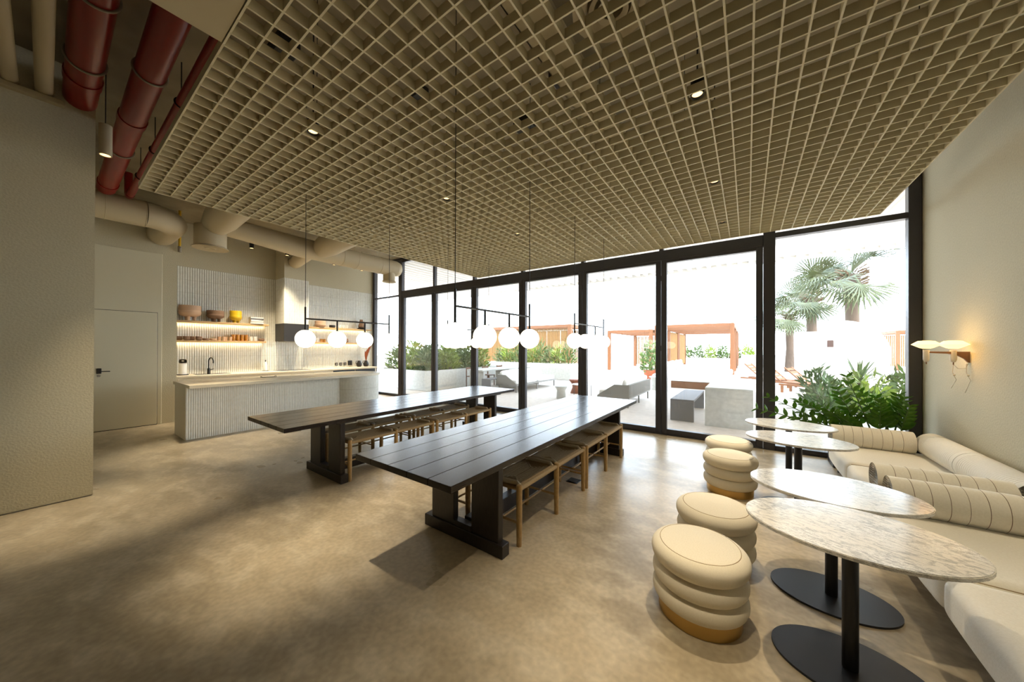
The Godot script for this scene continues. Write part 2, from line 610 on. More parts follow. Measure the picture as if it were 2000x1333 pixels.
# ---------------------------------------------------------------- room
func build_shell() -> void:
	# floor: one slab with its own coordinates for the concrete picture
	var f := mk()
	f.bar(-10.9, 2.07, -0.12, -0.004, GZ - 0.1, 10.2)
	var fl := struct("floor", f.mesh(), M.grout)
	var top := mk()
	var i := top.vert(Vector3(-10.9, 0, GZ - 0.1), Vector3.UP, Vector2(0, 0))
	top.vert(Vector3(2.07, 0, GZ - 0.1), Vector3.UP, Vector2(1, 0))
	top.vert(Vector3(2.07, 0, 10.2), Vector3.UP, Vector2(1, 1.5537))
	top.vert(Vector3(-10.9, 0, 10.2), Vector3.UP, Vector2(0, 1.5537))
	top.face(i, i + 1, i + 2)
	top.face(i, i + 2, i + 3)
	part(fl, "concrete_screed", top.mesh(), M.floor)
	struct("ceiling", mk().bar(-10.9, 2.07, CEIL, CEIL + 0.3, GZ - 0.1, 10.2).mesh(), M.slab)
	struct("ceiling_soffit", mk().bar(-2.54, XR, GH + 0.005, GH + 0.07, -0.595, 10.0).mesh(), M.soffit)
	struct("wall_right", mk().bar(XR, XR + 0.2, 0, CEIL, GZ - 0.1, 10.2).mesh(), M.plaster)
	var wl := struct("wall_left", mk().bar(XL - 0.2, XL, 0.014, CEIL, -0.302, 10.0).mesh(), M.plaster)
	part(wl, "plinth", mk().bar(XL - 0.19, XL - 0.012, 0, 0.014, -0.292, 10.0).mesh(), M.grout)
	struct("trim_1", mk().bar(XL, XL + 0.07, 4.045, 4.095, -0.105, 10.0, 0.004).mesh(), M.soffit)
	struct("wall_rear", mk().bar(-5.93, XR, 0, CEIL, 10.0, 10.2).mesh(), M.plaster)
	struct("wall_passage", mk().bar(-10.9, XL - 0.2, 0, CEIL, 1.2, 1.4).mesh(), M.plaster)
	var wd := struct("wall_door", mk().bar(-10.9, -9.93, 0, CEIL, -1.62, 1.2).mesh(), M.plaster)
	part(wd, "over_panel", mk().bar(-9.93, -9.905, 0.0, 3.52, -1.40, 1.0, 0.006).mesh(), M.door_paint)
	# flush door set into the panel
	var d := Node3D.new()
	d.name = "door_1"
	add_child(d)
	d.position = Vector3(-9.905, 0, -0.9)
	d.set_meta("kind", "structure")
	part(d, "painted_gap_shade", mk().bar(0.0005, 0.002, 0, 2.302, -0.436, 0.436).mesh(), M.black)  # black sheet standing in for the shade in the gap round the leaf
	part(d, "leaf", mk().bar(0.0, 0.012, 0.012, 2.294, -0.429, 0.429, 0.004).mesh(), M.door_paint)
	var hd := part(d, "lock_plate", mk().bar(0.012, 0.03, 1.09, 1.19, 0.29, 0.35, 0.006).mesh(), M.black)
	part(hd, "lever", mk().rod(Vector3(0.03, 1.13, 0.32), Vector3(0.075, 1.13, 0.32), 0.01).rod(Vector3(0.07, 1.13, 0.325), Vector3(0.07, 1.13, 0.19), 0.009).mesh(), M.black)
	part(d, "key_rose", mk().rod(Vector3(0.012, 1.05, 0.32), Vector3(0.024, 1.05, 0.32), 0.022, 14).mesh(), M.clamp)
	struct("wall_kitchen", mk().bar(XK - 0.2, XK, 0, CEIL, GZ - 0.1, -1.62).mesh(), M.plaster)

# ---------------------------------------------------------------- glass front
func pane_box(x0: float, x1: float, y0: float, y1: float) -> Mesh:
	return mk().bar(x0, x1, y0, y1, -0.062, -0.05).mesh()

func build_glass_front() -> void:
	var mx := [-10.64, -9.15, -7.565, -5.985, -4.425, -2.875, -1.31, 0.285, 1.805]
	var tops := 3.42
	for k in 8:
		var x0: float = mx[k]
		var x1: float = mx[k + 1]
		if k == 6: x1 -= 0.075
		if k == 7: x0 += 0.015
		if k == 1: x0 += 0.085
		var door: bool = k >= 1 and k <= 6
		var o := Node3D.new()
		o.name = ("door_%d" % (k + 1)) if door else ("window_%d" % (1 if k == 0 else 2))
		add_child(o)
		o.position = Vector3(0, 0, GZ)
		o.set_meta("kind", "structure")
		var st := 0.095 if door else 0.06
		var lo := 0.11 if door else 0.075
		var hi := 3.185 if door else 3.345
		if door:
			for e in [[x0 + 0.004, x0 + st], [x1 - st, x1 - 0.004]]:
				part(o, "stile", mk().bar(e[0], e[1], 0.012, hi + 0.05, -0.1, 0.0, 0.006).mesh(), M.frame)
			part(o, "bottom_rail", mk().bar(x0 + st, x1 - st, 0.012, lo, -0.1, 0.0, 0.006).mesh(), M.frame)
			part(o, "top_rail", mk().bar(x0 + st, x1 - st, hi, hi + 0.05, -0.1, 0.0, 0.006).mesh(), M.frame)
			for y in [0.35, 1.6, 2.9]:
				part(o, "hinge", mk().rod(Vector3(x0 + 0.004, y - 0.05, 0.008), Vector3(x0 + 0.004, y + 0.05, 0.008), 0.009, 8).mesh(), M.frame)
		else:
			part(o, "sill", mk().bar(x0, x1, 0.012, lo, -0.1, 0.0, 0.006).mesh(), M.frame)
		part(o, "pane", pane_box(x0 + st - 0.01, x1 - st + 0.01, lo - 0.01, hi + 0.01), M.glass)
		part(o, "clerestory_pane", pane_box(x0 + 0.03, x1 - 0.03, tops - 0.01, 4.34), M.glass)
	# fixed frame round the leaves
	var fr := Node3D.new()
	fr.name = "trim_2"
	add_child(fr)
	fr.position = Vector3(0, 0, GZ)
	fr.set_meta("kind", "structure")
	for k in mx.size():
		var x: float = mx[k]
		var w := 0.035 if k in [2, 3, 4, 5, 6] else 0.06
		var full: bool = k in [0, 1, 7, 8]
		if k == 7: w = 0.075
		if k == 1: w = 0.085
		part(fr, "mullion", mk().bar(x - w, x + w, (0.0 if full else 3.4), 4.42, -0.11, (0.014 if full else 0.0), 0.006).mesh(), M.frame)
	part(fr, "head", mk().bar(mx[1] + 0.085, mx[7] - 0.075, 3.235, 3.42, -0.11, 0.012, 0.008).mesh(), M.frame)
	part(fr, "transom", mk().bar(mx[7] + 0.075, mx[8] - 0.06, 3.345, 3.425, -0.11, 0.012, 0.006).mesh(), M.frame)
	part(fr, "transom", mk().bar(mx[0] + 0.06, mx[1] - 0.085, 3.26, 3.31, -0.11, 0.012, 0.006).mesh(), M.frame)
	part(fr, "top_plate", mk().bar(XK, XR, 4.34, CEIL, -0.11, 0.0, 0.006).mesh(), M.frame)
	part(fr, "threshold", mk().bar(XK, XR, 0.0, 0.012, -0.12, 0.02).mesh(), M.frame)
	part(fr, "jamb", mk().bar(XK, mx[0] - 0.06, 0.012, 4.34, -0.1, 0.0).mesh(), M.frame)

# ---------------------------------------------------------------- open grid ceiling
func build_grid() -> void:
	var x0 := -5.64
	var x1 := 1.446
	var z0 := -0.605
	var z1 := -6.45
	var nx := 55
	var nz := 46
	var g := thing("ceiling_grid", "beige open-cell grid ceiling of crossing slats hung over the dining area", "ceiling grid", Vector3(0, GH, 0))
	var dp := 0.062
	var along_z := mk().box(Vector3(0, dp / 2, (z0 + z1) / 2), Vector3(0.0105, dp, absf(z1 - z0))).mesh()
	var along_x := mk().box(Vector3((x0 + x1) / 2, dp / 2 + 0.0015, 0), Vector3(x1 - x0, dp, 0.0105)).mesh()
	for i in nx + 1:
		part(g, "slat", along_z, M.grid, Vector3(lerpf(x0, x1, float(i) / nx), 0, 0))
	for i in nz + 1:
		part(g, "slat", along_x, M.grid, Vector3(0, 0, lerpf(z0, z1, float(i) / nz)))
	for x in [-4.9, -2.7, -0.5, 1.0]:
		for z in [-1.2, -3.6, -6.0]:
			part(g, "hanger_wire", mk().rod(Vector3(x, dp, z), Vector3(x, CEIL - GH, z), 0.003, 6).mesh(), M.black)
	# adjustable spots set into the grid
	var px := (x1 - x0) / nx
	var pz := (z1 - z0) / nz
	var rows := [[-2.95, [-1.35, -2.85, -4.3, -5.72]], [-0.27, [-1.15, -2.68, -4.23, -5.68]]]
	for r in rows:
		for z in r[1]:
			var cx: float = x0 + (floorf((r[0] - x0) / px) + 0.5) * px
			var cz: float = z0 + (floorf((z - z0) / pz) + 0.5) * pz
			var s := thing("grid_spotlight", ("small black spotlight in the grid ceiling over the ottomans" if r[0] > -1.0 else "small black spotlight in the grid ceiling between the dining tables"), "spotlight", Vector3(cx, 0, cz), 0.0, "spotlights set into the grid ceiling")
			part(s, "housing", mk().lathe(Vector3.ZERO, [Vector2(0.034, 3.425), Vector2(0.044, 3.415), Vector2(0.044, 3.415), Vector2(0.044, 3.54), Vector2(0.044, 3.54), Vector2(0.0, 3.55)], 18).mesh(), M.black)
			part(s, "lamp_lens", mk().lathe(Vector3.ZERO, [Vector2(0.0, 3.43), Vector2(0.035, 3.43)], 18).mesh(), M.lens)
			part(s, "stem", mk().rod(Vector3(0, 3.54, 0), Vector3(0, CEIL, 0), 0.006, 8).mesh(), M.black)
			spot(Vector3(cx, 3.413, cz), Vector3(cx, 0, cz), (11.0 if r[0] < -1.0 else 6.2), (19.0 if r[0] < -1.0 else 29.0), WARM, 0.03, 1.0)

	# unseen downlights added in the slot by the right wall to brighten the sofas
	for z in [-2.2, -3.7, -5.2]:
		var s := thing("added_slot_spotlight", "added unseen spotlight brightening the sofas from the gap beside the right wall", "spotlight", Vector3(1.58, 0, z), 0.0, "added spotlights brightening the sofas")
		part(s, "housing", mk().lathe(Vector3.ZERO, [Vector2(0.034, 3.77), Vector2(0.044, 3.76), Vector2(0.044, 3.76), Vector2(0.044, 3.88), Vector2(0.044, 3.88), Vector2(0.0, 3.89)], 18).mesh(), M.black)
		part(s, "lamp_lens", mk().lathe(Vector3.ZERO, [Vector2(0.0, 3.775), Vector2(0.035, 3.775)], 18).mesh(), M.lens)
		part(s, "stem", mk().rod(Vector3(0, 3.88, 0), Vector3(0, CEIL, 0), 0.006, 8).mesh(), M.black)
		spot(Vector3(1.58, 3.757, z), Vector3(1.2, 0, z), 3.6, 19.0, WARM, 0.03, 1.0)  # added light that lifts the sofa tops and the wall

# ---------------------------------------------------------------- pipes and ducts
func build_ceiling_services() -> void:
	var p1 := thing("fire_main_pipe", "thick red fire pipe with pale clamps passing through the left wall", "pipe", Vector3(0, 4.21, -0.2))
	part(p1, "pipe_run", mk().rod(Vector3(-5.728, 0, 0), Vector3(1.7, 0, 0), 0.115, 28).mesh(), M.red)
	for x in [-3.9, -4.9]:
		part(p1, "clamp", mk().torus(Vector3(x, 0, 0), 0.12, 0.012, Vector3.RIGHT, 28, 6).rod(Vector3(x, 0.12, 0), Vector3(x, CEIL - 4.21, 0), 0.006, 6).mesh(), M.clamp)
	part(p1, "coupling", mk().rod(Vector3(-5.32, 0, 0), Vector3(-5.2, 0, 0), 0.124, 28).mesh(), M.red)
	var p2 := thing("fire_branch_pipe", "long red fire pipe with grooved couplings running to the kitchen ducts", "pipe", Vector3(0, 4.14, -0.55))
	part(p2, "pipe_run", mk().rod(Vector3(-8.37, 0, 0), Vector3(1.7, 0, 0), 0.105, 28).mesh(), M.red)
	for x in [-4.5, -6.55]:
		part(p2, "clamp", mk().torus(Vector3(x, 0, 0), 0.11, 0.011, Vector3.RIGHT, 28, 6).rod(Vector3(x, 0.1, 0), Vector3(x, CEIL - 4.14, 0), 0.006, 6).mesh(), M.clamp)
	for x in [-5.6, -8.1]:
		part(p2, "coupling", mk().rod(Vector3(x - 0.06, 0, 0), Vector3(x + 0.06, 0, 0), 0.114, 28).mesh(), M.red)
	var p3 := thing("sprinkler_pipe", "thin red sprinkler pipe beside the edge of the grid ceiling", "pipe", Vector3(0, 4.08, -0.79))
	part(p3, "pipe_run", mk().rod(Vector3(-8.2, 0, 0), Vector3(1.7, 0, 0), 0.045, 18).mesh(), M.red)
	part(p3, "elbow", mk().sweep([Vector3(-8.2, 0, 0), Vector3(-8.32, 0.01, 0), Vector3(-8.4, 0.06, 0), Vector3(-8.42, 0.16, 0), Vector3(-8.42, 0.42, 0)], 0.05, 16).mesh(), M.red)
	for x in [-4.7, -6.1, -7.2]:
		part(p3, "clamp", mk().torus(Vector3(x, 0, 0), 0.05, 0.008, Vector3.RIGHT, 18, 6).rod(Vector3(x, 0.05, 0), Vector3(x, 0.42, 0), 0.005, 6).mesh(), M.black)
	for k in 2:
		var zz: float = [0.215, 0.02][k]
		var b := thing("drain_pipe", ["beige drain pipe over the left wall, farther from the red pipe", "beige drain pipe over the left wall, next to the thick red pipe"][k], "pipe", Vector3(0, 4.15, zz))
		part(b, "pipe_run", mk().rod(Vector3(-5.728, 0, 0), Vector3(1.7, 0, 0), 0.055, 20).mesh(), M.duct)
		part(b, "collar", mk().rod(Vector3(-5.728, 0, 0), Vector3(-5.69, 0, 0), 0.063, 20).mesh(), M.duct)
	# cylinder downlight on a cord beside the left wall
	var cl := thing("cylinder_pendant", "slim beige cylinder pendant lamp hanging on a black cord by the red pipes", "pendant lamp", Vector3(-5.2, 0, -0.335))
	part(cl, "lamp_body", mk().lathe(Vector3.ZERO, [Vector2(0.036, 3.50), Vector2(0.046, 3.50), Vector2(0.046, 3.50), Vector2(0.046, 3.80), Vector2(0.046, 3.80), Vector2(0.0, 3.802)], 22).mesh(), M.duct)
	part(cl, "lamp_lens", mk().lathe(Vector3.ZERO, [Vector2(0.0, 3.503), Vector2(0.037, 3.502)], 18).mesh(), M.lens)
	part(cl, "cord", mk().rod(Vector3(0, 3.80, 0), Vector3(0, CEIL, 0), 0.004, 6).mesh(), M.black)
	spot(Vector3(-5.2, 3.495, -0.335), Vector3(-5.2, 0, -0.335), 10.0, 20.0, WARM, 0.03, 1.0)
	# the same lamp over the way to the kitchen
	var c2 := copy(cl, Vector3(-6.95, 0.35, -1.62), 0.0, "slim beige cylinder pendant lamp above the kitchen side of the grid")
	c2.get_node("cord").scale.y = 0.96
	c2.get_node("cord").position.y = 0.02
	spot(Vector3(-6.95, 3.845, -1.62), Vector3(-6.95, 0, -1.62), 14.0, 22.0, WARM, 0.03, 1.0)
	# ducts over the kitchen
	var d1 := thing("return_duct", "round beige air duct bending into the wall above the door", "duct", Vector3.ZERO)
	part(d1, "duct_run", mk().rod(Vector3(-8.6, 3.92, 1.19), Vector3(-8.6, 3.92, -1.0), 0.22, 32).mesh(), M.duct)
	var bend := []
	for k in 9:
		var a := PI / 2 * k / 8.0
		bend.append(Vector3(-8.6 - 0.38 * (1 - cos(a)), 3.92, -1.0 - 0.38 * sin(a)))
	bend.append(Vector3(-9.90, 3.92, -1.38))
	part(d1, "bend", mk().sweep(bend, 0.215, 32).mesh(), M.duct)
	part(d1, "joint_band", mk().torus(Vector3(-8.6, 3.92, -1.0), 0.22, 0.006, Vector3.BACK, 32, 6).torus(Vector3(-8.6, 3.92, -0.55), 0.22, 0.005, Vector3.BACK, 32, 6).mesh(), M.duct)
	var d2 := thing("supply_duct", "long round beige air duct with diffusers running above the kitchen to the glass", "duct", Vector3.ZERO)
	part(d2, "duct_run", mk().sweep([Vector3(-8.75, 4.09, -1.9), Vector3(-8.75, 4.07, -2.4), Vector3(-8.75, 4.0, -3.5), Vector3(-8.75, 3.99, -6.15)], [0.19, 0.20, 0.235, 0.235], 32).mesh(), M.duct)
	part(d2, "end_cap", mk().lathe(Vector3.ZERO, [Vector2(0.235, 0.0), Vector2(0.2, 0.12), Vector2(0.1, 0.2), Vector2(0.0, 0.22)], 28).mesh(), M.duct, Vector3(-8.75, 3.99, -6.15), Vector3(-PI / 2, 0, 0))
	for z in [-1.9, -5.95]:
		var big: bool = z > -3.0
		var r := 0.25 if big else 0.17
		var dr := part(d2, "drop", mk().rod(Vector3(-8.75, 4.0, z), Vector3(-8.75, 3.60, z), r, 28, false).mesh(), M.duct)
		part(dr, "diffuser", mk().lathe(Vector3(-8.75, 3.56, z), [Vector2(0.0, 0.02), Vector2(r * 0.3, 0.0), Vector2(r * 0.3, 0.0), Vector2(r * 0.45, 0.03), Vector2(r * 0.6, 0.0), Vector2(r * 0.75, 0.03), Vector2(r * 1.12, 0.0), Vector2(r * 1.14, 0.012), Vector2(r, 0.04)], 30).mesh(), M.duct)
	for z in [-1.95, -3.95]:
		part(d2, "branch", mk().sweep([Vector3(-8.75, 4.02, z), Vector3(-8.2, 4.08, z), Vector3(-7.4, 4.15, z), Vector3(-5.4, 4.15, z)], [0.2, 0.27, 0.28, 0.28], 32).mesh(), M.duct)
	part(d2, "wall_stub", mk().rod(Vector3(-8.75, 3.92, -3.72), Vector3(-10.10, 3.92, -3.95), 0.16, 26).mesh(), M.duct)
	for z in [-4.5, -4.9, -5.6]:
		part(d2, "joint_band", mk().torus(Vector3(-8.75, 3.99, z), 0.236, 0.006, Vector3.BACK, 32, 6).rod(Vector3(-8.75, 4.22, z), Vector3(-8.75, CEIL - 0.004, z), 0.005, 6).mesh(), M.duct)
	var gp := thing("gas_pipe", "thin yellow gas pipe with a valve beside the round diffuser", "pipe", Vector3(-9.86, 0, -1.645))
	part(gp, "riser", mk().rod(Vector3(0, 3.72, 0), Vector3(0, CEIL, 0), 0.022, 12).mesh(), M.yellow)
	part(gp, "valve", mk().rod(Vector3(0, 3.62, 0), Vector3(0, 3.74, 0), 0.032, 12).rod(Vector3(0, 3.7, 0), Vector3(0.09, 3.7, 0), 0.009, 8).mesh(), M.clamp)
	# black spots over the back counter
	for z in [-2.81, -3.55, -4.72, -5.55]:
		var s := thing("cylinder_spot", "small black cylinder spot lamp hanging above the tiled back wall", "spotlight", Vector3(-9.55, 0, z), 0.0, "black spots above the back counter")
		part(s, "housing", mk().lathe(Vector3.ZERO, [Vector2(0.034, 3.935), Vector2(0.045, 3.935), Vector2(0.045, 3.935), Vector2(0.045, 4.06), Vector2(0.045, 4.06), Vector2(0.0, 4.062)], 18).mesh(), M.black)
		part(s, "lamp_lens", mk().lathe(Vector3.ZERO, [Vector2(0.0, 3.938), Vector2(0.035, 3.937)], 16).mesh(), M.lens)
		part(s, "stem", mk().rod(Vector3(0, 4.06, 0), Vector3(0, CEIL, 0), 0.008, 8).mesh(), M.black)
		spot(Vector3(-9.55, 3.93, z), Vector3(-10.05, 0, z), 13.5, 36.0, WARM, 0.03, 1.0)
	# things above the grid, seen through its cells
	var ac := thing("ceiling_diffuser", "round ringed air diffuser above the grid ceiling", "air diffuser", Vector3(-0.76, 0, -2.25))
	part(ac, "neck", mk().rod(Vector3(0, 3.98, 0), Vector3(0, CEIL, 0), 0.17, 24, false).mesh(), M.duct)
	for k in 4:
		var r := 0.07 + k * 0.055
		part(ac, "ring", mk().lathe(Vector3.ZERO, [Vector2(r, 3.93 + k * 0.012), Vector2(r + 0.035, 3.915 + k * 0.012), Vector2(r + 0.038, 3.922 + k * 0.012), Vector2(r + 0.004, 3.94 + k * 0.012)], 28).mesh(), M.duct)
	for q in [[-3.6, -1.3, 0.3, 0.18], [-0.2, -2.2, 0.22, 0.3], [0.05, -3.0, 0.3, 0.16], [-3.0, -2.4, 0.2, 0.14], [-2.3, -3.5, 0.26, 0.16], [-1.6, -3.1, 0.16, 0.22]]:
		solo("junction_box", "small dark junction box fixed to the slab above the grid ceiling", "junction box", mk().box(Vector3(0, CEIL - 0.06, 0), Vector3(q[2], 0.12, q[3]), 0.01).mesh(), M.black, Vector3(q[0], 0, q[1]), 0.0, "boxes above the grid")
	var tr := thing("cable_tray", "perforated beige cable tray above the grid ceiling", "cable tray", Vector3(-1.35, 4.15, 0))
	part(tr, "tray", mk().bar(-0.15, 0.15, 0, 0.01, -6.4, -0.7).bar(-0.15, -0.14, 0, 0.07, -6.4, -0.7).bar(0.14, 0.15, 0, 0.07, -6.4, -0.7).mesh(), M.soffit)
	for z in [-1.5, -3.2, -5.0]:
		for x in [-0.145, 0.145]: part(tr, "hanger", mk().rod(Vector3(x, 0.05, z), Vector3(x, CEIL - 4.15, z), 0.005, 6).mesh(), M.clamp)

# ---------------------------------------------------------------- kitchen
# one narrow glazed strip tile with a rounded face
func strip(m: MB, c: Vector3, u: Vector3, nn: Vector3, w: float, y0: float, y1: float, d: float) -> void:
	var ids := []
	for k in 5:
		var a := -1.0 + 0.5 * k
		var nrm := (nn + u * a * 0.55).normalized()
		var p := c + u * (a * w * 0.5) + nn * (d * (1.0 - a * a))
		ids.append(m.vert(Vector3(p.x, y0, p.z), nrm))
		ids.append(m.vert(Vector3(p.x, y1, p.z), nrm))
	for k in 4:
		m.face(ids[k * 2], ids[k * 2 + 2], ids[k * 2 + 3])
		m.face(ids[k * 2], ids[k * 2 + 3], ids[k * 2 + 1])
	var tp := Vector3(0, 1, 0)
	for e in 2:
		var y := y1 if e == 0 else y0
		var i := m.vert(Vector3(c.x, y, c.z), tp if e == 0 else -tp)
		for k in 5:
			var q: Vector3 = m.t.affine_inverse() * m.v[ids[k * 2]]
			m.vert(Vector3(q.x, y, q.z), tp if e == 0 else -tp)
		for k in 4: m.face(i, i + 1 + k, i + 2 + k)

func strips(m: MB, a: Vector3, b: Vector3, nn: Vector3, y0: float, y1: float, pitch: float, row: float, gap := 0.003, d := 0.007) -> void:
	var len := a.distance_to(b)
	var u := (b - a).normalized()
	var cnt := int(round(len / pitch))
	var w := len / cnt
	var y := y1
	while y > y0 + 0.01:
		var yb := maxf(y0, y - row)
		for i in cnt:
			strip(m, a + u * ((i + 0.5) * w), u, nn, w - gap, yb + gap * 0.5, y - gap * 0.5, d)
		y = yb

func shelf(z0: float, z1: float, y: float, label: String) -> void:
	var s := thing("wall_shelf", label, "shelf", Vector3(XK + 0.012, y, 0), 0.0, "oak shelves on the tiled wall")
	part(s, "board", mk().bar(0.0, 0.27, -0.045, 0.0, z1, z0, 0.003).mesh(), M.oak)
	part(s, "led_strip", mk().bar(0.012, 0.03, -0.056, -0.045, z1 + 0.03, z0 - 0.03).mesh(), M.led)
	var l := AreaLight3D.new()
	l.name = numbered("shelf_led_light")
	l.area_size = Vector2(absf(z1 - z0) - 0.06, 0.018)
	l.light_energy = 0.3
	l.light_color = Color(1.0, 0.87, 0.65)
	l.area_range = 12.0
	l.shadow_enabled = true
	add_child(l)
	l.position = Vector3(XK + 0.033, y - 0.058, (z0 + z1) / 2)
	l.rotation = Vector3(-PI / 2, PI / 2, 0)

func bowl(called: String, label: String, p: Vector3, r: float, h: float, m: Material, feet: float, grp := "") -> void:
	var o := thing(called, label, "bowl", p, 0.0, grp)
	var pr := [Vector2(0.0, feet), Vector2(r * 0.6, feet), Vector2(r * 0.9, feet + h * 0.14), Vector2(r * 1.0, feet + h * 0.34), Vector2(r * 0.98, feet + h * 0.5), Vector2(r * 0.93, feet + h * 0.56), Vector2(r * 0.98, feet + h * 0.62), Vector2(r * 0.97, feet + h), Vector2(r * 0.92, feet + h), Vector2(r * 0.9, feet + h * 0.6), Vector2(r * 0.6, feet + h * 0.2), Vector2(0.0, feet + h * 0.14)]
	part(o, "body", mk().lathe(Vector3.ZERO, pr, 32).mesh(), m)
	if feet > 0.0:
		for k in 3:
			var a := TAU * k / 3.0 + 0.5
			part(o, "foot", mk().lathe(Vector3(cos(a) * r * 0.42, 0, sin(a) * r * 0.42), [Vector2(0, 0), Vector2(0.024, 0.0), Vector2(0.024, 0.0), Vector2(0.034, feet * 1.25)], 12).mesh(), m)

func tumbler(p: Vector3, r: float, h: float, m: Material, label: String, grp: String, called := "drinking_glass", category := "glass") -> void:
	solo(called, label, category, mk().lathe(Vector3.ZERO, [Vector2(0, 0.0), Vector2(r * 0.85, 0.0), Vector2(r * 0.85, 0.0), Vector2(r, h), Vector2(r, h), Vector2(r * 0.92, h), Vector2(r * 0.92, h), Vector2(r * 0.78, 0.008), Vector2(0, 0.008)], 18).mesh(), m, p, 0.0, grp)

func build_kitchen() -> void:
	# tiled back wall
	var wk: Node3D = get_node("wall_kitchen")
	var t := mk()
	strips(t, Vector3(XK, 0, -1.62), Vector3(XK, 0, GZ + 0.0), Vector3.RIGHT, 0.96, 3.47, 0.042, 0.30)
	var tp := part(wk, "strip_tiles", t.mesh(), M.tile)
	tp.set_meta("kind", "stuff")
	part(wk, "grout_bed", mk().bar(XK, XK + 0.002, 0.96, 3.475, GZ, -1.62).mesh(), M.grout)
	# chimney of the hood
	var h := thing("extractor_hood", "white tiled extractor chimney with a dark metal hood on the kitchen wall", "extractor hood", Vector3(XK, 0, -4.005))
	part(h, "chimney", mk().bar(0.0, 0.575, 2.24, CEIL, -0.305, 0.305).mesh(), M.plaster)
	var ht := mk()
	strips(ht, Vector3(0.575, 0, 0.305), Vector3(0.575, 0, -0.305), Vector3.RIGHT, 2.24, 3.47, 0.042, 0.30)
	strips(ht, Vector3(0.0, 0, 0.305), Vector3(0.575, 0, 0.305), Vector3.BACK, 2.24, 3.47, 0.042, 0.30)
	strips(ht, Vector3(0.0, 0, -0.305), Vector3(0.575, 0, -0.305), Vector3.FORWARD, 2.24, 3.47, 0.042, 0.30)
	part(h, "strip_tiles", ht.mesh(), M.tile).set_meta("kind", "stuff")
	part(h, "hood_shell", mk().bar(0.0, 0.58, 1.76, 2.24, -0.31, 0.31, 0.004).mesh(), M.hood)
	part(h, "filter", mk().bar(0.05, 0.53, 1.75, 1.76, -0.26, 0.26).mesh(), M.clamp)
	# shelves
	shelf(-1.68, -3.46, 2.205, "oak shelf with a warm light strip holding footed bowls and books")
	shelf(-1.68, -3.40, 1.752, "oak shelf with a warm light strip crowded with cups below the footed bowls")
	shelf(-4.44, -6.42, 2.205, "oak shelf with a warm light strip holding a wide bowl and a clay jar")
	shelf(-4.44, -6.10, 1.752, "oak shelf with a warm light strip holding small glasses near the window")
	# back counter
	var bc := thing("back_counter", "long pale stone counter with cupboards along the tiled wall", "counter", Vector3(XK + 0.012, 0, 0))
	part(bc, "worktop", mk().bar(0.0, 0.66, 0.92, 0.96, -6.40, -1.63, 0.004).mesh(), M.stone)
	part(bc, "toe_kick", mk().bar(0.0, 0.56, 0.0, 0.09, -6.38, -1.64).mesh(), M.black)
	part(bc, "carcass", mk().bar(0.0, 0.60, 0.09, 0.92, -6.39, -1.64).mesh(), M.stone)
	for k in 6:
		var z: float = -1.66 - k * 0.55
		var dd := part(bc, "cupboard_door", mk().bar(0.60, 0.62, 0.10, 0.89, z - 0.545, z, 0.003).mesh(), M.stone)
		part(dd, "finger_pull", mk().bar(0.62, 0.628, 0.60, 0.62, z - 0.4, z - 0.15).mesh(), M.clamp)
	# two built-in drawer fridges at the window end
	for k in 2:
		var z := -4.98 - k * 0.69
		var fr := thing("undercounter_fridge", ["under-counter fridge with dark frame beside the cupboard doors", "under-counter fridge with dark frame at the window end of the counter"][k], "fridge", Vector3(XK + 0.613, 0, z))
		part(fr, "frame", mk().bar(0, 0.03, 0.80, 0.90, -0.66, 0.0, 0.004).bar(0, 0.03, 0.10, 0.14, -0.66, 0.0, 0.004).bar(0, 0.03, 0.14, 0.80, -0.05, 0.0, 0.004).bar(0, 0.03, 0.14, 0.80, -0.66, -0.61, 0.004).mesh(), M.black)
		part(fr, "door_glass", mk().bar(0.008, 0.02, 0.14, 0.80, -0.61, -0.05).mesh(), M.black_gloss)
		part(fr, "handle", mk().rod(Vector3(0.05, 0.78, -0.55), Vector3(0.05, 0.78, -0.1), 0.008, 8).mesh(), M.clamp)
	# things on the back counter
	var sk := thing("sink", "black undermount sink in the pale back counter", "sink", Vector3(-10.37, 0.962, -2.30))
	part(sk, "rim", mk().bar(-0.2, 0.2, -0.001, 0.004, -0.30, 0.30, 0.0015).mesh(), M.black)
	part(sk, "basin", mk().bar(-0.17, 0.17, 0.004, 0.006, -0.27, 0.27).mesh(), M.black_gloss)
	var tap := thing("tap", "black swan-neck tap behind the sink", "tap", Vector3(-10.585, 0.967, -2.28))
	part(tap, "base", mk().lathe(Vector3.ZERO, [Vector2(0.0, 0), Vector2(0.03, 0), Vector2(0.03, 0), Vector2(0.027, 0.10), Vector2(0.014, 0.13)], 16).mesh(), M.black)
	var arc := [Vector3(0, 0.1, 0), Vector3(0, 0.28, 0)]
	for k in 9:
		var a := PI * k / 8.0
		arc.append(Vector3(0.075 - 0.075 * cos(a), 0.30 + 0.075 * sin(a), -0.05 * k / 8.0))
	arc.append(Vector3(0.15, 0.24, -0.05))
	part(tap, "spout", mk().sweep(arc, 0.013, 12).mesh(), M.black)
	part(tap, "lever", mk().rod(Vector3(0, 0.07, 0), Vector3(0.02, 0.10, -0.09), 0.008, 8).mesh(), M.black)
	var ds := thing("water_dispenser", "white water dispenser with a black head at the wall corner", "dispenser", Vector3(-10.42, 0.961, -1.80))
	part(ds, "base", mk().lathe(Vector3.ZERO, [Vector2(0, 0), Vector2(0.10, 0), Vector2(0.10, 0), Vector2(0.10, 0.018), Vector2(0.10, 0.018), Vector2(0, 0.018)], 24).mesh(), M.black)
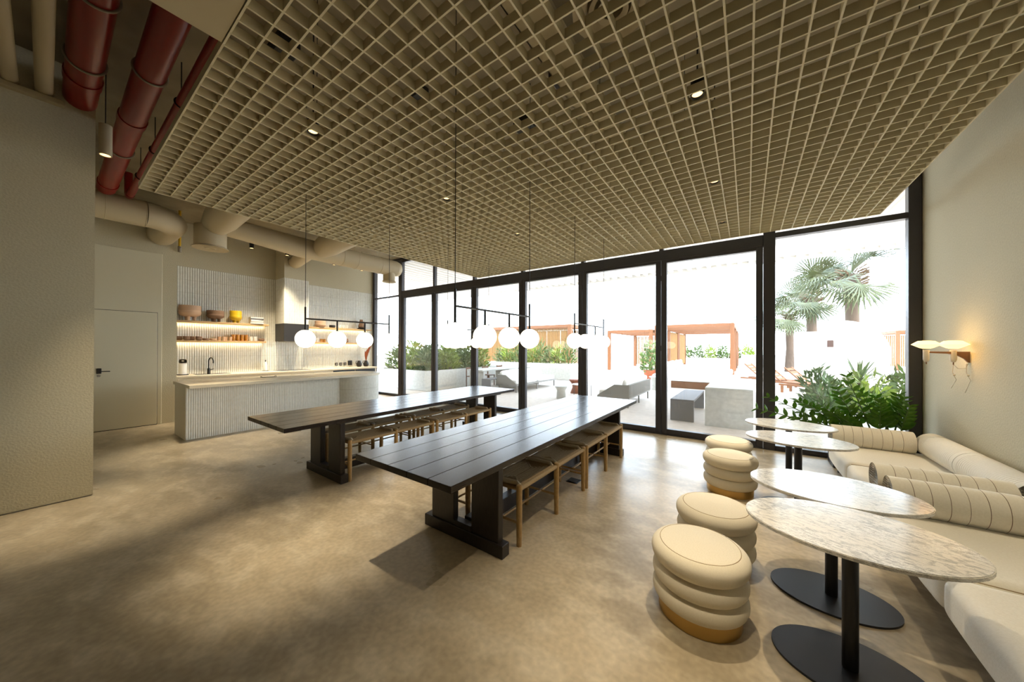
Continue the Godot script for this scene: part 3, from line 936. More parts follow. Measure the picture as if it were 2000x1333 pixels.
	part(ds, "body", mk().lathe(Vector3.ZERO, [Vector2(0.07, 0.018), Vector2(0.07, 0.25), Vector2(0.06, 0.275), Vector2(0.0, 0.28)], 24).mesh(), M.white)
	part(ds, "head", mk().lathe(Vector3.ZERO, [Vector2(0.0, 0.27), Vector2(0.062, 0.27), Vector2(0.066, 0.31), Vector2(0.06, 0.355), Vector2(0.0, 0.36)], 24).box(Vector3(0.05, 0.31, -0.03), Vector3(0.06, 0.07, 0.05), 0.01).mesh(), M.black_gloss)
	part(ds, "dial", mk().rod(Vector3(0.06, 0.32, 0.01), Vector3(0.073, 0.32, 0.01), 0.02, 16).mesh(), M.clamp)
	var bt := thing("soap_bottle", "tall white pump bottle on a small dark dish on the counter", "bottle", Vector3(-10.55, 0.961, -3.42))
	part(bt, "dish", mk().lathe(Vector3.ZERO, [Vector2(0, 0), Vector2(0.07, 0), Vector2(0.075, 0.008), Vector2(0, 0.008)], 18).mesh(), M.black)
	part(bt, "body", mk().lathe(Vector3.ZERO, [Vector2(0.045, 0.008), Vector2(0.045, 0.16), Vector2(0.03, 0.22), Vector2(0.022, 0.24), Vector2(0, 0.24)], 20).mesh(), M.white)
	part(bt, "pump", mk().rod(Vector3(0, 0.24, 0), Vector3(0, 0.285, 0), 0.008, 8).rod(Vector3(-0.006, 0.285, 0), Vector3(0.05, 0.28, 0), 0.007, 8).mesh(), M.black)
	var hb := thing("induction_hob", "black glass hob in the counter under the hood", "hob", Vector3(-10.36, 0.9605, -4.0))
	part(hb, "glass", mk().bar(-0.25, 0.25, 0.0, 0.008, -0.38, 0.38, 0.003).mesh(), M.black_gloss)
	for q in [[-0.1, -0.2], [-0.1, 0.2], [0.12, -0.2], [0.12, 0.2]]:
		part(hb, "cooking_ring", mk().torus(Vector3(q[0], 0.0082, q[1]), 0.085, 0.0012, Vector3.UP, 24, 4).mesh(), M.clamp)
	for k in 3:
		var so := thing("wall_socket", "small black square socket plate low on the tiled wall", "socket", Vector3(XK + 0.008, 1.06, -5.38 - k * 0.135), 0.0, "black sockets on the tiled wall")
		part(so, "plate", mk().bar(0, 0.012, -0.045, 0.045, -0.045, 0.045, 0.004).mesh(), M.black)
		part(so, "insert", mk().bar(0.012, 0.015, -0.02, 0.02, -0.02, 0.02).mesh(), M.clamp)
	var sw := thing("switch_panel", "larger black switch panel next to the row of sockets", "switch", Vector3(XK + 0.008, 1.085, -5.82))
	part(sw, "plate", mk().bar(0, 0.016, -0.075, 0.075, -0.065, 0.065, 0.004).mesh(), M.black)
	for k in 2: part(sw, "rocker", mk().bar(0.016, 0.021, -0.04, 0.04, -0.045 + k * 0.05, -0.005 + k * 0.05, 0.002).mesh(), M.hood)
	for k in 2:
		var vs := thing("dark_vase", ["round dark jug standing left of the dried leaves", "round dark jug holding tall dried orange leaves"][k], "vase", Vector3(-10.45, 0.961, -6.0 - k * 0.24))
		part(vs, "body", mk().lathe(Vector3.ZERO, [Vector2(0, 0), Vector2(0.055, 0), Vector2(0.085, 0.05), Vector2(0.085, 0.10), Vector2(0.05, 0.17), Vector2(0.045, 0.20), Vector2(0.036, 0.20), Vector2(0.04, 0.16), Vector2(0.0, 0.1)], 22).mesh(), M.black)
		part(vs, "handle", mk().sweep([Vector3(0, 0.18, 0.045), Vector3(0, 0.19, 0.10), Vector3(0, 0.13, 0.115), Vector3(0, 0.08, 0.085)], 0.009, 8).mesh(), M.black)
	var dl := thing("dried_leaves", "tall curled dried orange leaves standing in the dark jug", "dried plant", Vector3(-10.45, 1.06, -6.24))
	for k in 4:
		var lean := Vector3(0.04 - 0.03 * k, 0, -0.10 + 0.03 * k)
		var pts := []
		for i in 7:
			var s := i / 6.0
			pts.append(Vector3(0, 0.0, 0) + lean * s * s * 1.5 + Vector3(0, s * (0.62 - 0.07 * k), 0))
		part(dl, "leaf", mk().sweep(pts, [0.008, 0.014, 0.022, 0.03, 0.036, 0.03, 0.006], 8, true, 0.35).mesh(), M.terracotta)
	# shelf contents
	var clay := mat(196, 164, 138, 0.9)
	var taupe := mat(124, 98, 80, 0.9)
	var yellow := mat(214, 178, 34, 0.4)
	bowl("footed_bowl", "large pale pink clay bowl on three stubby feet", Vector3(-10.5, 2.205, -1.93), 0.195, 0.25, clay, 0.095)
	bowl("footed_bowl", "brown clay bowl on three stubby feet", Vector3(-10.5, 2.205, -2.38), 0.165, 0.19, taupe, 0.08)
	bowl("footed_bowl", "bright yellow ribbed bowl on small feet", Vector3(-10.5, 2.205, -2.77), 0.125, 0.24, yellow, 0.06)
	var bcols := [c3(222, 218, 210), c3(178, 176, 170), c3(226, 224, 220), c3(84, 84, 88), c3(200, 200, 200)]
	for k in 5:
		var bm := mat(bcols[k].r8, bcols[k].g8, bcols[k].b8, 0.7)
		var bk := thing("book", ["thick white book at the bottom of the stack beside the yellow bowl", "grey book second from the bottom of the stack", "white book in the middle of the stack beside the yellow bowl", "thin charcoal book under the top one of the stack", "light grey book on top of the stack beside the yellow bowl"][k], "book", Vector3(-10.5, 2.206 + k * 0.034, -3.19), 0.05 * (k % 3 - 1), "books stacked on the shelf")
		part(bk, "cover", mk().bar(-0.1, 0.1, 0, 0.003, -0.14, 0.14).bar(-0.1, 0.1, 0.029, 0.032, -0.14, 0.14).bar(0.097, 0.1, 0.003, 0.029, -0.14, 0.14).mesh(), bm)
		part(bk, "pages", mk().bar(-0.095, 0.097, 0.003, 0.029, -0.135, 0.135).mesh(), M.white)
	# crowded lower shelf: cups, small bowls and glasses
	var amber := mat(206, 150, 70, 0.15)
	amber.transparency = BaseMaterial3D.TRANSPARENCY_ALPHA
	amber.albedo_color = Color(0.72, 0.5, 0.2, 0.55)
	var y := 1.753
	for k in 4:
		bowl("small_bowl", "small brown clay bowl on the crowded lower shelf", Vector3(-10.56 + 0.11 * (k % 2), y, -1.76 - k * 0.105), 0.06, 0.09, taupe, 0.0, "brown bowls on the lower shelf")
	for k in 2:
		bowl("low_dish", "flat clay dish on the lower shelf between the bowls and glasses", Vector3(-10.52, y, -2.21 - k * 0.14), 0.065, 0.05, clay if k == 1 else taupe, 0.0, "flat dishes on the lower shelf")
	for k in 4:
		tumbler(Vector3(-10.58 + 0.1 * (k % 2), y, -2.47 - k * 0.065), 0.03, 0.10, clay, "small clay cup on the lower shelf below the brown bowl", "clay cups on the lower shelf", "clay_cup", "cup")
	for k in 8:
		tumbler(Vector3(-10.6 + 0.085 * (k % 2), y, -2.74 - (k / 2) * 0.085), 0.036, 0.16, amber, "amber drinking glass on the lower shelf below the yellow bowl", "amber glasses on the lower shelf")
	for k in 4:
		tumbler(Vector3(-10.6 + 0.09 * (k % 2), y, -3.10 - (k / 2) * 0.09), 0.036, 0.12, M.clear, "clear drinking glass on the lower shelf below the books", "clear glasses below the books")
	bowl("small_bowl", "brown bowl alone at the end of the crowded lower shelf", Vector3(-10.52, y, -3.32), 0.07, 0.075, taupe, 0.0)
	# right-hand shelves
	bowl("serving_bowl", "wide shallow beige bowl on the shelf right of the hood", Vector3(-10.51, 2.205, -4.80), 0.15, 0.19, clay, 0.0)
	bowl("serving_bowl", "small dark bowl beside the wide beige bowl", Vector3(-10.5, 2.205, -5.15), 0.09, 0.08, M.black, 0.0)
	for k in 6:
		tumbler(Vector3(-10.56 + 0.1 * (k % 2), 2.206, -5.36 - (k / 2) * 0.12), 0.042, 0.10, M.clear, "clear tumbler on the upper shelf between the dark bowl and the clay jar", "tumblers on the upper shelf")
	var jar := thing("clay_jar", "brown clay jar standing on dark plates at the window end of the shelf", "jar", Vector3(-10.5, 2.243, -6.10))
	part(jar, "body", mk().lathe(Vector3.ZERO, [Vector2(0, 0), Vector2(0.085, 0), Vector2(0.095, 0.06), Vector2(0.07, 0.17), Vector2(0.05, 0.25), Vector2(0.052, 0.28), Vector2(0.04, 0.28), Vector2(0.0, 0.2)], 22).mesh(), taupe)
	for k in 3:
		solo("dark_plate", "dark plate stacked under the brown clay jar", "plate", mk().lathe(Vector3.ZERO, [Vector2(0, 0), Vector2(0.08, 0), Vector2(0.13, 0.011), Vector2(0.128, 0.013), Vector2(0.0, 0.011)], 26).mesh(), M.black, Vector3(-10.5, 2.206 + k * 0.0125, -6.10), 0.0, "plates under the jar")
	for k in 8:
		tumbler(Vector3(-10.58 + 0.09 * (k % 2), 1.753, -4.62 - (k / 2) * 0.10), 0.034, 0.13 if k < 4 else 0.10, amber if k > 4 else M.clear, "small glass on the lower shelf right of the hood", "small glasses right of the hood")
	for k in 3:
		bowl("stacked_bowl", "brown bowl in the stack on the lower shelf near the window", Vector3(-10.52, 1.753 + k * 0.03, -5.55), 0.11, 0.065, taupe, 0.0, "stacked brown bowls")
	# island
	var isl := thing("kitchen_island", "long tiled kitchen island with a pale stone top and one rounded end", "kitchen island", Vector3.ZERO)
	var out := PackedVector2Array()
	out.append(Vector2(-7.46, -1.37))
	out.append(Vector2(-8.66, -1.37))
	var rr := 0.6
	for k in 17:
		var a := PI * k / 16.0
		out.append(Vector2(-8.06 - rr * cos(a), -4.50 - rr * sin(a)))
	part(isl, "worktop", mk().prism(out, 0.91, 0.96, false).mesh(), M.stone)
	part(isl, "body", mk().bar(-8.61, -7.80, 0.0, 0.91, -4.0, -1.385).mesh(), M.stone)
	var it := mk()
	strips(it, Vector3(-7.80, 0, -1.385), Vector3(-7.80, 0, -4.0), Vector3.RIGHT, 0.005, 0.905, 0.03, 0.30, 0.003, 0.006)
	part(isl, "strip_tiles", it.mesh(), M.tile).set_meta("kind", "stuff")
	part(isl, "rounded_body", mk().lathe(Vector3(-8.06, 0, -4.50), [Vector2(0.0, 0.0), Vector2(0.562, 0.0), Vector2(0.562, 0.0), Vector2(0.562, 0.91), Vector2(0.562, 0.91), Vector2(0.0, 0.91)], 56).mesh(), M.grout)
	var ct := mk()
	var cnt := 112
	for k in cnt:
		var a := TAU * (k + 0.5) / cnt
		var nn := Vector3(cos(a), 0, -sin(a))
		for row in 3:
			strip(ct, Vector3(-8.06, 0, -4.50) + nn * 0.563, Vector3(-sin(a), 0, -cos(a)), nn, TAU * 0.563 / cnt - 0.003, 0.005 + row * 0.3 + 0.002, 0.303 + row * 0.3, 0.006)
	part(isl, "rounded_tiles", ct.mesh(), M.tile).set_meta("kind", "stuff")
	var tray := thing("serving_tray", "small dark tray lying on the island worktop", "tray", Vector3(-8.3, 0.961, -2.75))
	part(tray, "plate", mk().bar(-0.065, 0.065, 0, 0.008, -0.13, 0.13, 0.003).mesh(), M.black)
	for sg in [-1.0, 1.0]: part(tray, "handle", mk().sweep([Vector3(-0.04, 0.006, sg * 0.125), Vector3(-0.04, 0.02, sg * 0.13), Vector3(0.04, 0.02, sg * 0.13), Vector3(0.04, 0.006, sg * 0.125)], 0.004, 8).mesh(), M.black)

# ---------------------------------------------------------------- dining tables, benches, pendants
func dining_table(cx: float, label: String) -> void:
	var t := thing("dining_table", label, "table", Vector3(cx, 0, 0), 0.0, "")
	var w := 1.04
	var zn := -1.385
	var zf := -5.40
	for k in 5:
		var x0 := -w / 2 + k * w / 5
		part(t, "plank", mk().bar(x0 + 0.0015, x0 + w / 5 - 0.0015, 0.735, 0.78, zf, zn, 0.0025).mesh(), M["dark_wood_%d" % ((k * 2 + 1) % 3)])
	part(t, "batten", mk().bar(-0.42, 0.42, 0.70, 0.735, -2.2, -1.95, 0.004).mesh(), M.dark_wood_leg)
	part(t, "batten", mk().bar(-0.42, 0.42, 0.70, 0.735, -5.09, -4.84, 0.004).mesh(), M.dark_wood_leg)
	for z in [-2.04, -4.965]:
		part(t, "foot", mk().bar(-0.44, 0.44, 0.0, 0.10, z - 0.045, z + 0.045, 0.004).mesh(), M.dark_wood_leg)
		part(t, "leg", mk().bar(-0.36, -0.09, 0.10, 0.70, z - 0.03, z + 0.03, 0.004).mesh(), M.dark_wood_leg)
		part(t, "leg", mk().bar(0.11, 0.39, 0.10, 0.70, z - 0.03, z + 0.03, 0.004).mesh(), M.dark_wood_leg)
		part(t, "spacer", mk().bar(-0.09, 0.11, 0.10, 0.145, z - 0.035, z + 0.035, 0.003).mesh(), M.dark_wood_leg)
	part(t, "stretcher", mk().bar(-0.035, 0.055, 0.025, 0.16, -4.92, -2.085, 0.004).mesh(), M.dark_wood_leg)

func rush_seat() -> Mesh:
	# woven seat panel 0.34 x 0.60: cords run round the frame and meet on the diagonals
	var m := mk()
	var nx := 54
	var nz := 96
	var hw := 0.165
	var hl := 0.295
	var rows := []
	for j in nz + 1:
		var row := []
		for i in nx + 1:
			var x := lerpf(-hw, hw, float(i) / nx)
			var z := lerpf(-hl, hl, float(j) / nz)
			var dx := hw - absf(x)
			var dz := hl - absf(z)
			var d := minf(dx, dz)
			var y := 0.012 * (1.0 - clampf(d / 0.11, 0, 1)) + (0.0032 if int(roundf((d if absf(dx - dz) > 0.008 else 0.0) / 0.0125)) % 2 == 0 else -0.0024)
			if d <= 0.0: y = -0.012
			row.append(m.vert(Vector3(x, y, z), Vector3.UP))
		rows.append(row)
	for j in nz:
		for i in nx:
			m.face(rows[j][i], rows[j][i + 1], rows[j + 1][i + 1])
			m.face(rows[j][i], rows[j + 1][i + 1], rows[j + 1][i])
	m.bar(-hw, hw, -0.028, -0.010, -hl, hl)
	var st := SurfaceTool.new()
	st.create_from(m.mesh(), 0)
	st.generate_normals()
	return st.commit()

func build_dining() -> void:
	dining_table(-1.94, "long dark plank dining table, farther from the kitchen island")
	dining_table(-4.29, "long dark plank dining table, the one nearer the kitchen island")
	# a double bench: three pairs of legs and two woven seats
	var b := thing("rush_bench", "pale wood bench with two woven rush seats", "bench", Vector3.ZERO, 0.0, "rush benches along the dining tables")
	b.set_meta("base_name", "rush_bench")
	var leg := mk().lathe(Vector3.ZERO, [Vector2(0, 0), Vector2(0.021, 0), Vector2(0.021, 0), Vector2(0.025, 0.25), Vector2(0.024, 0.485), Vector2(0.018, 0.492), Vector2(0, 0.493)], 12).mesh()
	for z in [-0.64, 0.0, 0.64]:
		for x in [-0.17, 0.17]:
			part(b, "leg", leg, M.pale_wood, Vector3(x, 0, z))
		part(b, "cross_stretcher", mk().rod(Vector3(-0.17, 0.185, z), Vector3(0.17, 0.185, z), 0.011, 8).mesh(), M.pale_wood)
		part(b, "cross_rail", mk().rod(Vector3(-0.165, 0.455, z), Vector3(0.165, 0.455, z), 0.014, 8).mesh(), M.pale_wood)
	for k in 2:
		var zc := -0.32 + 0.64 * k
		part(b, "long_stretcher", mk().rod(Vector3(0, 0.185, zc - 0.32), Vector3(0, 0.185, zc + 0.32), 0.01, 8).mesh(), M.pale_wood)
		for x in [-0.17, 0.17]:
			part(b, "side_rail", mk().rod(Vector3(x, 0.458, zc - 0.31), Vector3(x, 0.458, zc + 0.31), 0.02, 10).mesh(), M.rush)
	var seat := rush_seat()
	var roll := mk().sweep([Vector3(-0.15, -0.004, 0), Vector3(-0.12, 0.016, 0.008), Vector3(0, 0.012, 0.014), Vector3(0.12, 0.016, 0.008), Vector3(0.15, -0.004, 0)], [0.014, 0.019, 0.021, 0.019, 0.014], 8).mesh()
	for k in 2:
		var s := part(b, "seat", seat, M.rush, Vector3(0, 0.465, -0.32 + 0.64 * k))
		part(s, "end_cord", roll, M.rush_pale, Vector3(0, 0.006, 0.275))
		part(s, "end_cord", roll, M.rush_pale, Vector3(0, 0.006, -0.275), Vector3(0, PI, 0))
	var spots := [[-1.67, -2.86], [-1.67, -4.225], [-2.23, -2.86], [-2.23, -4.225], [-4.04, -2.75], [-4.04, -4.115], [-4.59, -2.75], [-4.59, -4.115]]
	for i in 8:
		var q: Array = spots[i]
		var where := "lounge side" if i in [0, 1, 4, 5] else "kitchen side"
		var which := "lounge-side table" if i < 4 else "kitchen-side table"
		var end := "nearer the glass" if i % 2 == 1 else "away from the glass"
		var lb := "rush bench on the %s of the %s, %s" % [where, which, end]
		if i == 0:
			b.position = Vector3(q[0], 0, q[1])
			b.set_meta("label", lb)
		else:
			copy(b, Vector3(q[0], 0, q[1]), 0.0, lb)

	var fb := thing("floor_socket", "small dark floor socket plate set into the concrete beneath the lounge-side bench", "socket", Vector3(-1.70, 0.0, -3.69))
	part(fb, "plate", mk().bar(-0.07, 0.07, 0.0005, 0.006, -0.07, 0.07, 0.002).mesh(), M.base_metal)
	part(fb, "lid", mk().bar(-0.05, 0.05, 0.006, 0.008, -0.05, 0.05).mesh(), M.hood)

func build_pendants() -> void:
	var list := [[-4.29, -1.79, "four-globe bar pendant over the kitchen-side table, away from the glass"], [-1.94, -1.93, "four-globe bar pendant over the lounge-side table, away from the glass"], [-1.94, -4.22, "four-globe bar pendant over the lounge-side table, nearer the glass"], [-4.29, -4.09, "four-globe bar pendant over the kitchen-side table, nearer the glass"]]
	for q in list:
		var p := thing("globe_pendant", q[2], "pendant lamp", Vector3(q[0], 0, q[1]), 0.0, "globe pendants over the dining tables")
		part(p, "bar", mk().rod(Vector3(0, 1.94, 0), Vector3(0, 1.94, -1.13), 0.0095, 8).mesh(), M.black)
		for k in 4:
			var z := -0.377 * k
			var top := 2.08 if k in [0, 3] else 1.94
			part(p, "rod", mk().rod(Vector3(0, 1.80, z), Vector3(0, top, z), 0.0105, 8).mesh(), M.black)
			var g := part(p, "lamp_globe", mk().ball(Vector3(0, 1.70, z), 0.1075, 28, 16).mesh(), M.opal)
			part(g, "cap", mk().lathe(Vector3(0, 1.80, z), [Vector2(0.03, -0.004), Vector2(0.028, 0.006), Vector2(0.008, 0.012)], 14).mesh(), M.black)
			omni(Vector3(q[0], 1.70, q[1] + z), 0.09, Color(1.0, 0.92, 0.78), 0.1, "globe_light")
			if k in [0, 3]:
				part(p, "cord", mk().rod(Vector3(0, 2.08, z), Vector3(0, CEIL, z), 0.0035, 6).mesh(), M.black)

# ---------------------------------------------------------------- lounge corner
func ellipse(a: float, b: float, n := 56) -> PackedVector2Array:
	var p := PackedVector2Array()
	for k in n:
		var w := TAU * k / n
		p.append(Vector2(cos(w) * a, sin(w) * b))
	return p

func pillow_mesh(s: Vector3, e := 0.35, e2 := 0.35, seg := 32, rings := 18) -> Mesh:
	var m := mk()
	var rows := []
	var pw := func(x: float, k: float) -> float: return signf(x) * pow(absf(x), k)
	for j in rings + 1:
		var f := -PI / 2 + PI * j / rings
		var row := []
		for i in seg + 1:
			var w := TAU * i / seg
			var p := Vector3(s.x / 2 * pw.call(cos(f), e) * pw.call(cos(w), e2), s.y / 2 * pw.call(sin(f), e), s.z / 2 * pw.call(cos(f), e) * pw.call(sin(w), e2))
			var nn := Vector3(pw.call(cos(f), 2 - e) * pw.call(cos(w), 2 - e2) / s.x, pw.call(sin(f), 2 - e) / s.y, pw.call(cos(f), 2 - e) * pw.call(sin(w), 2 - e2) / s.z)
			row.append(m.vert(p, nn.normalized() if nn.length() > 1e-9 else Vector3.UP))
		rows.append(row)
	for j in rings:
		for i in seg:
			m.face(rows[j][i], rows[j][i + 1], rows[j + 1][i + 1])
			m.face(rows[j][i], rows[j + 1][i + 1], rows[j + 1][i])
	return m.mesh()

# cushion: a box with rounded edges and softly swollen faces
func soft_box(s: Vector3, r: float, bulge: float, nn := 16) -> Mesh:
	var m := mk()
	var h := s * 0.5
	for ax in 3:
		for sg in [-1.0, 1.0]:
			var b: int = (ax + 1) % 3
			var d: int = (ax + 2) % 3
			var rows := []
			for j in nn + 1:
				var row := []
				for i in nn + 1:
					var p := Vector3.ZERO
					p[ax] = sg * h[ax]
					p[b] = h[b] * sin(PI / 2 * (2.0 * i / nn - 1.0))
					p[d] = h[d] * sin(PI / 2 * (2.0 * j / nn - 1.0))
					var q := p.clamp(-(h - Vector3.ONE * r), h - Vector3.ONE * r)
					var nv := (p - q).normalized()
					var w := q + nv * r
					var f := Vector3(w.x / h.x, w.y / h.y, w.z / h.z)
					var gx := 1.0 - f.x * f.x
					var gy := 1.0 - f.y * f.y
					var gz := 1.0 - f.z * f.z
					w += Vector3(nv.x * maxf(gy, 0.0) * maxf(gz, 0.0), nv.y * maxf(gx, 0.0) * maxf(gz, 0.0), nv.z * maxf(gx, 0.0) * maxf(gy, 0.0)) * bulge
					row.append(m.vert(w, nv))
				rows.append(row)
			for j in nn:
				for i in nn:
					m.face(rows[j][i], rows[j][i + 1], rows[j + 1][i + 1])
					m.face(rows[j][i], rows[j + 1][i + 1], rows[j + 1][i])
	return m.mesh()

func bolster_mesh(l: float, r: float) -> Mesh:
	var pts := []
	var rad := []
	var c := 0.06
	for k in 6:
		var a := PI / 2 * k / 5.0
		pts.append(Vector3(-l / 2 + c * (1 - sin(a)), 0, 0))
		rad.append(r - c + c * cos(PI / 2 - a) if k > 0 else r - c)
	pts.append(Vector3(0, 0, 0))
	rad.append(r * 1.01)
	for k in 6:
		var a := PI / 2 * (5 - k) / 5.0
		pts.append(Vector3(l / 2 - c * (1 - sin(a)), 0, 0))
		rad.append(r - c + c * cos(PI / 2 - a) if k < 5 else r - c)
	return mk().sweep(pts, rad, 36).mesh()

func rings_mesh(l: float, r: float, gap: float, thick: float) -> Mesh:
	var m := mk()
	var cnt := int((l - 0.13) / gap)
	for k in cnt + 1:
		m.torus(Vector3((k - cnt / 2.0) * gap, 0, 0), r, thick, Vector3.RIGHT, 36, 5)
	return m.mesh()

func sofa(zf: float, zn: float, label: String) -> void:
	var s := thing("lounge_sofa", label, "sofa", Vector3(0, 0, 0))
	var zm := (zf + zn) / 2
	var ln := zn - zf
	part(s, "base", mk().bar(0.98, 1.80, 0.11, 0.19, zf + 0.05, zn - 0.05, 0.03).mesh(), M.brown)
	for z in [zf + 0.04, zn - 0.04]:
		part(s, "side_panel", pillow_mesh(Vector3(0.90, 0.24, 0.07), 0.5, 0.5), M.brown, Vector3(1.33, 0.26, z))
		for x in [0.97, 1.72]:
			part(s, "leg", mk().rod(Vector3(x, 0, z), Vector3(x, 0.36, z), 0.016, 10).mesh(), M.black)
		part(s, "bolster_arm", mk().rod(Vector3(0.97, 0.36, z), Vector3(1.72, 0.36, z), 0.014, 8).mesh(), M.black)
	var cl := (ln - 0.10) / 2
	for k in 2:
		var c := part(s, "seat_cushion", soft_box(Vector3(0.96, 0.225, cl - 0.008), 0.055, 0.022), M.fabric, Vector3(1.345, 0.268, zf + 0.05 + cl * (k + 0.5)))
		part(c, "piping", mk().bar(-0.44, 0.44, 0.1, 0.104, cl / 2 - 0.008, cl / 2 - 0.003).mesh(), M.seam)
	for k in 2:
		var bl := (ln - 0.30) / 2
		var b := part(s, "back_bolster", bolster_mesh(bl - 0.006, 0.135), M.fabric, Vector3(1.715, 0.505, zf + 0.22 + bl * (k + 0.5) - 0.07), Vector3(0, PI / 2, 0))
		part(b, "ribbing", rings_mesh(bl, 0.1345, 0.03, 0.0022), M.fabric)
	for z in [zf + 0.135, zn - 0.135]:
		var b := part(s, "arm_bolster", bolster_mesh(0.70, 0.128), M.fabric, Vector3(1.225, 0.502, z))
		part(b, "piping", rings_mesh(0.70, 0.1285, 0.082, 0.0016), M.piping)

func build_lounge() -> void:
	# marble bistro tables
	var tb := [[0.42, -2.33], [0.445, -2.95], [0.415, -4.35], [0.405, -5.13]]
	var tl := ["oval marble table with dark speckled veins, away from the glass, black oval foot", "oval marble table with soft grey veins between two pairs of bolsters", "oval pale marble table standing by the far sofa seat", "oval pale marble table closest to the glass and the leafy plant"]
	for k in 4:
		var t := thing("bistro_table", tl[k], "table", Vector3(tb[k][0], 0, tb[k][1]), 0.0, "oval marble tables in the lounge")
		var tp := mk()
		tp.prism(ellipse(0.425, 0.31), 0.682, 0.697, true)
		tp.prism(ellipse(0.421, 0.306), 0.697, 0.70, true)
		part(t, "marble_top", tp.mesh(), M["marble_%d" % k])
		part(t, "column", mk().rod(Vector3(0, 0.012, 0), Vector3(0, 0.675, 0), 0.031, 22).mesh(), M.base_metal)
		part(t, "mount_plate", mk().bar(-0.14, 0.14, 0.674, 0.682, -0.1, 0.1, 0.002).mesh(), M.base_metal)
		part(t, "foot_plate", mk().prism(ellipse(0.31, 0.225), 0.0, 0.012, true).mesh(), M.base_metal)
	# stacked-roll ottomans
	var ob := [[-0.24, -2.31], [-0.20, -2.95], [-0.16, -4.46], [-0.20, -5.18]]
	var ol := ["cream ottoman of three stacked rolls beside the speckled marble table", "cream ottoman of three rolls beside the grey-veined marble table", "cream ottoman of three rolls, second from the glass doors", "cream ottoman of three rolls closest to the glass doors"]
	for k in 4:
		var o := thing("roll_ottoman", ol[k], "ottoman", Vector3(ob[k][0], 0, ob[k][1]), 0.0, "cream roll ottomans")
		part(o, "brass_base", mk().lathe(Vector3.ZERO, [Vector2(0, 0.0), Vector2(0.222, 0.0), Vector2(0.222, 0.0), Vector2(0.222, 0.075), Vector2(0.222, 0.075), Vector2(0.0, 0.075)], 44).mesh(), M.brass)
		for j in 2:
			var y0 := 0.075 + j * 0.108
			var pr := [Vector2(0.0, y0)]
			for i in 13:
				var a := -PI / 2 + PI * i / 12.0
				pr.append(Vector2(0.212 + 0.045 * cos(a), y0 + 0.056 + 0.056 * sin(a)))
			pr.append(Vector2(0.0, y0 + 0.112))
			part(o, "roll", mk().lathe(Vector3.ZERO, pr, 48).mesh(), M.boucle)
		var y1 := 0.291
		var pt := [Vector2(0.0, y1)]
		for i in 9:
			var a := -PI / 2 + PI / 2 * i / 8.0
			pt.append(Vector2(0.208 + 0.056 * cos(a), y1 + 0.07 + 0.07 * sin(a)))
		for i in range(1, 9):
			var a := PI / 2 * i / 8.0
			pt.append(Vector2(0.196 + 0.068 * cos(a), y1 + 0.07 + 0.056 * sin(a)))
		pt.append(Vector2(0.10, 0.424)); pt.append(Vector2(0.0, 0.427))
		var tc := part(o, "top_cushion", mk().lathe(Vector3.ZERO, pt, 52).mesh(), M.boucle)
		part(tc, "seam", mk().torus(Vector3(0, 0.4145, 0), 0.214, 0.0022, Vector3.UP, 52, 5).mesh(), M.seam)
	sofa(-5.99, -3.95, "cream sofa with round bolsters along the right wall, next to the leafy plant")
	sofa(-3.86, -1.83, "cream sofa with round bolsters along the right wall, beside the speckled marble table")
	# paper wall lamp
	var w := thing("wall_lamp", "wall lamp with two flat glowing paper shades on a wooden bracket", "wall lamp", Vector3(XR, 0, -5.52))
	var bp := PackedVector2Array([Vector2(0, 1.575), Vector2(-0.30, 1.575), Vector2(-0.30, 1.56), Vector2(-0.14, 1.552), Vector2(-0.08, 1.535), Vector2(-0.035, 1.50), Vector2(-0.012, 1.462), Vector2(0, 1.462)])
	var br := mk()
	br.t = Transform3D(Basis(Vector3(1, 0, 0), Vector3(0, 0, 1), Vector3(0, 1, 0)), Vector3.ZERO)
	part(w, "bracket", br.prism(bp, -0.014, 0.014).mesh(), M.bracket)
	for k in 2:
		var x := -0.29 + k * 0.185
		var sh := part(w, "lamp_shade", mk().lathe(Vector3(x, 0, 0), [Vector2(0.03, 1.606), Vector2(0.05, 1.614), Vector2(0.108, 1.650), Vector2(0.108, 1.650), Vector2(0.06, 1.688), Vector2(0.02, 1.693), Vector2(0.0, 1.693)], 24).mesh(), M.paper)
		part(sh, "lamp_holder", mk().lathe(Vector3(x, 0, 0), [Vector2(0.0, 1.462), Vector2(0.014, 1.464), Vector2(0.024, 1.49), Vector2(0.024, 1.59)], 16).mesh(), M.cable)
		part(sh, "switch", mk().rod(Vector3(x, 1.438, 0), Vector3(x, 1.466, 0), 0.005, 8).mesh(), M.bracket)
		omni(Vector3(XR + x, 1.655, -5.52), 0.07, Color(1.0, 0.80, 0.50), 0.04, "wall_lamp_light")
	for q in [[-0.105, 0.01, 1.19], [-0.02, 0.03, 1.15]]:
		part(w, "cable", mk().sweep([Vector3(q[0], 1.45, 0.0), Vector3(q[0] - 0.01, 1.36, q[1]), Vector3(q[0] + 0.012, 1.28, q[1] + 0.01), Vector3(q[0] - 0.012, q[2], q[1] - 0.02)], 0.0028, 6).ball(Vector3(q[0], 1.33, q[1] + 0.004), 0.011, 8, 6).mesh(), M.cable)
	part(w, "cable", mk().sweep([Vector3(-0.105, 1.44, 0), Vector3(-0.08, 1.40, 0.01), Vector3(-0.03, 1.40, 0.01), Vector3(-0.006, 1.46, 0)], 0.0028, 6).mesh(), M.cable)
	zz_plant()

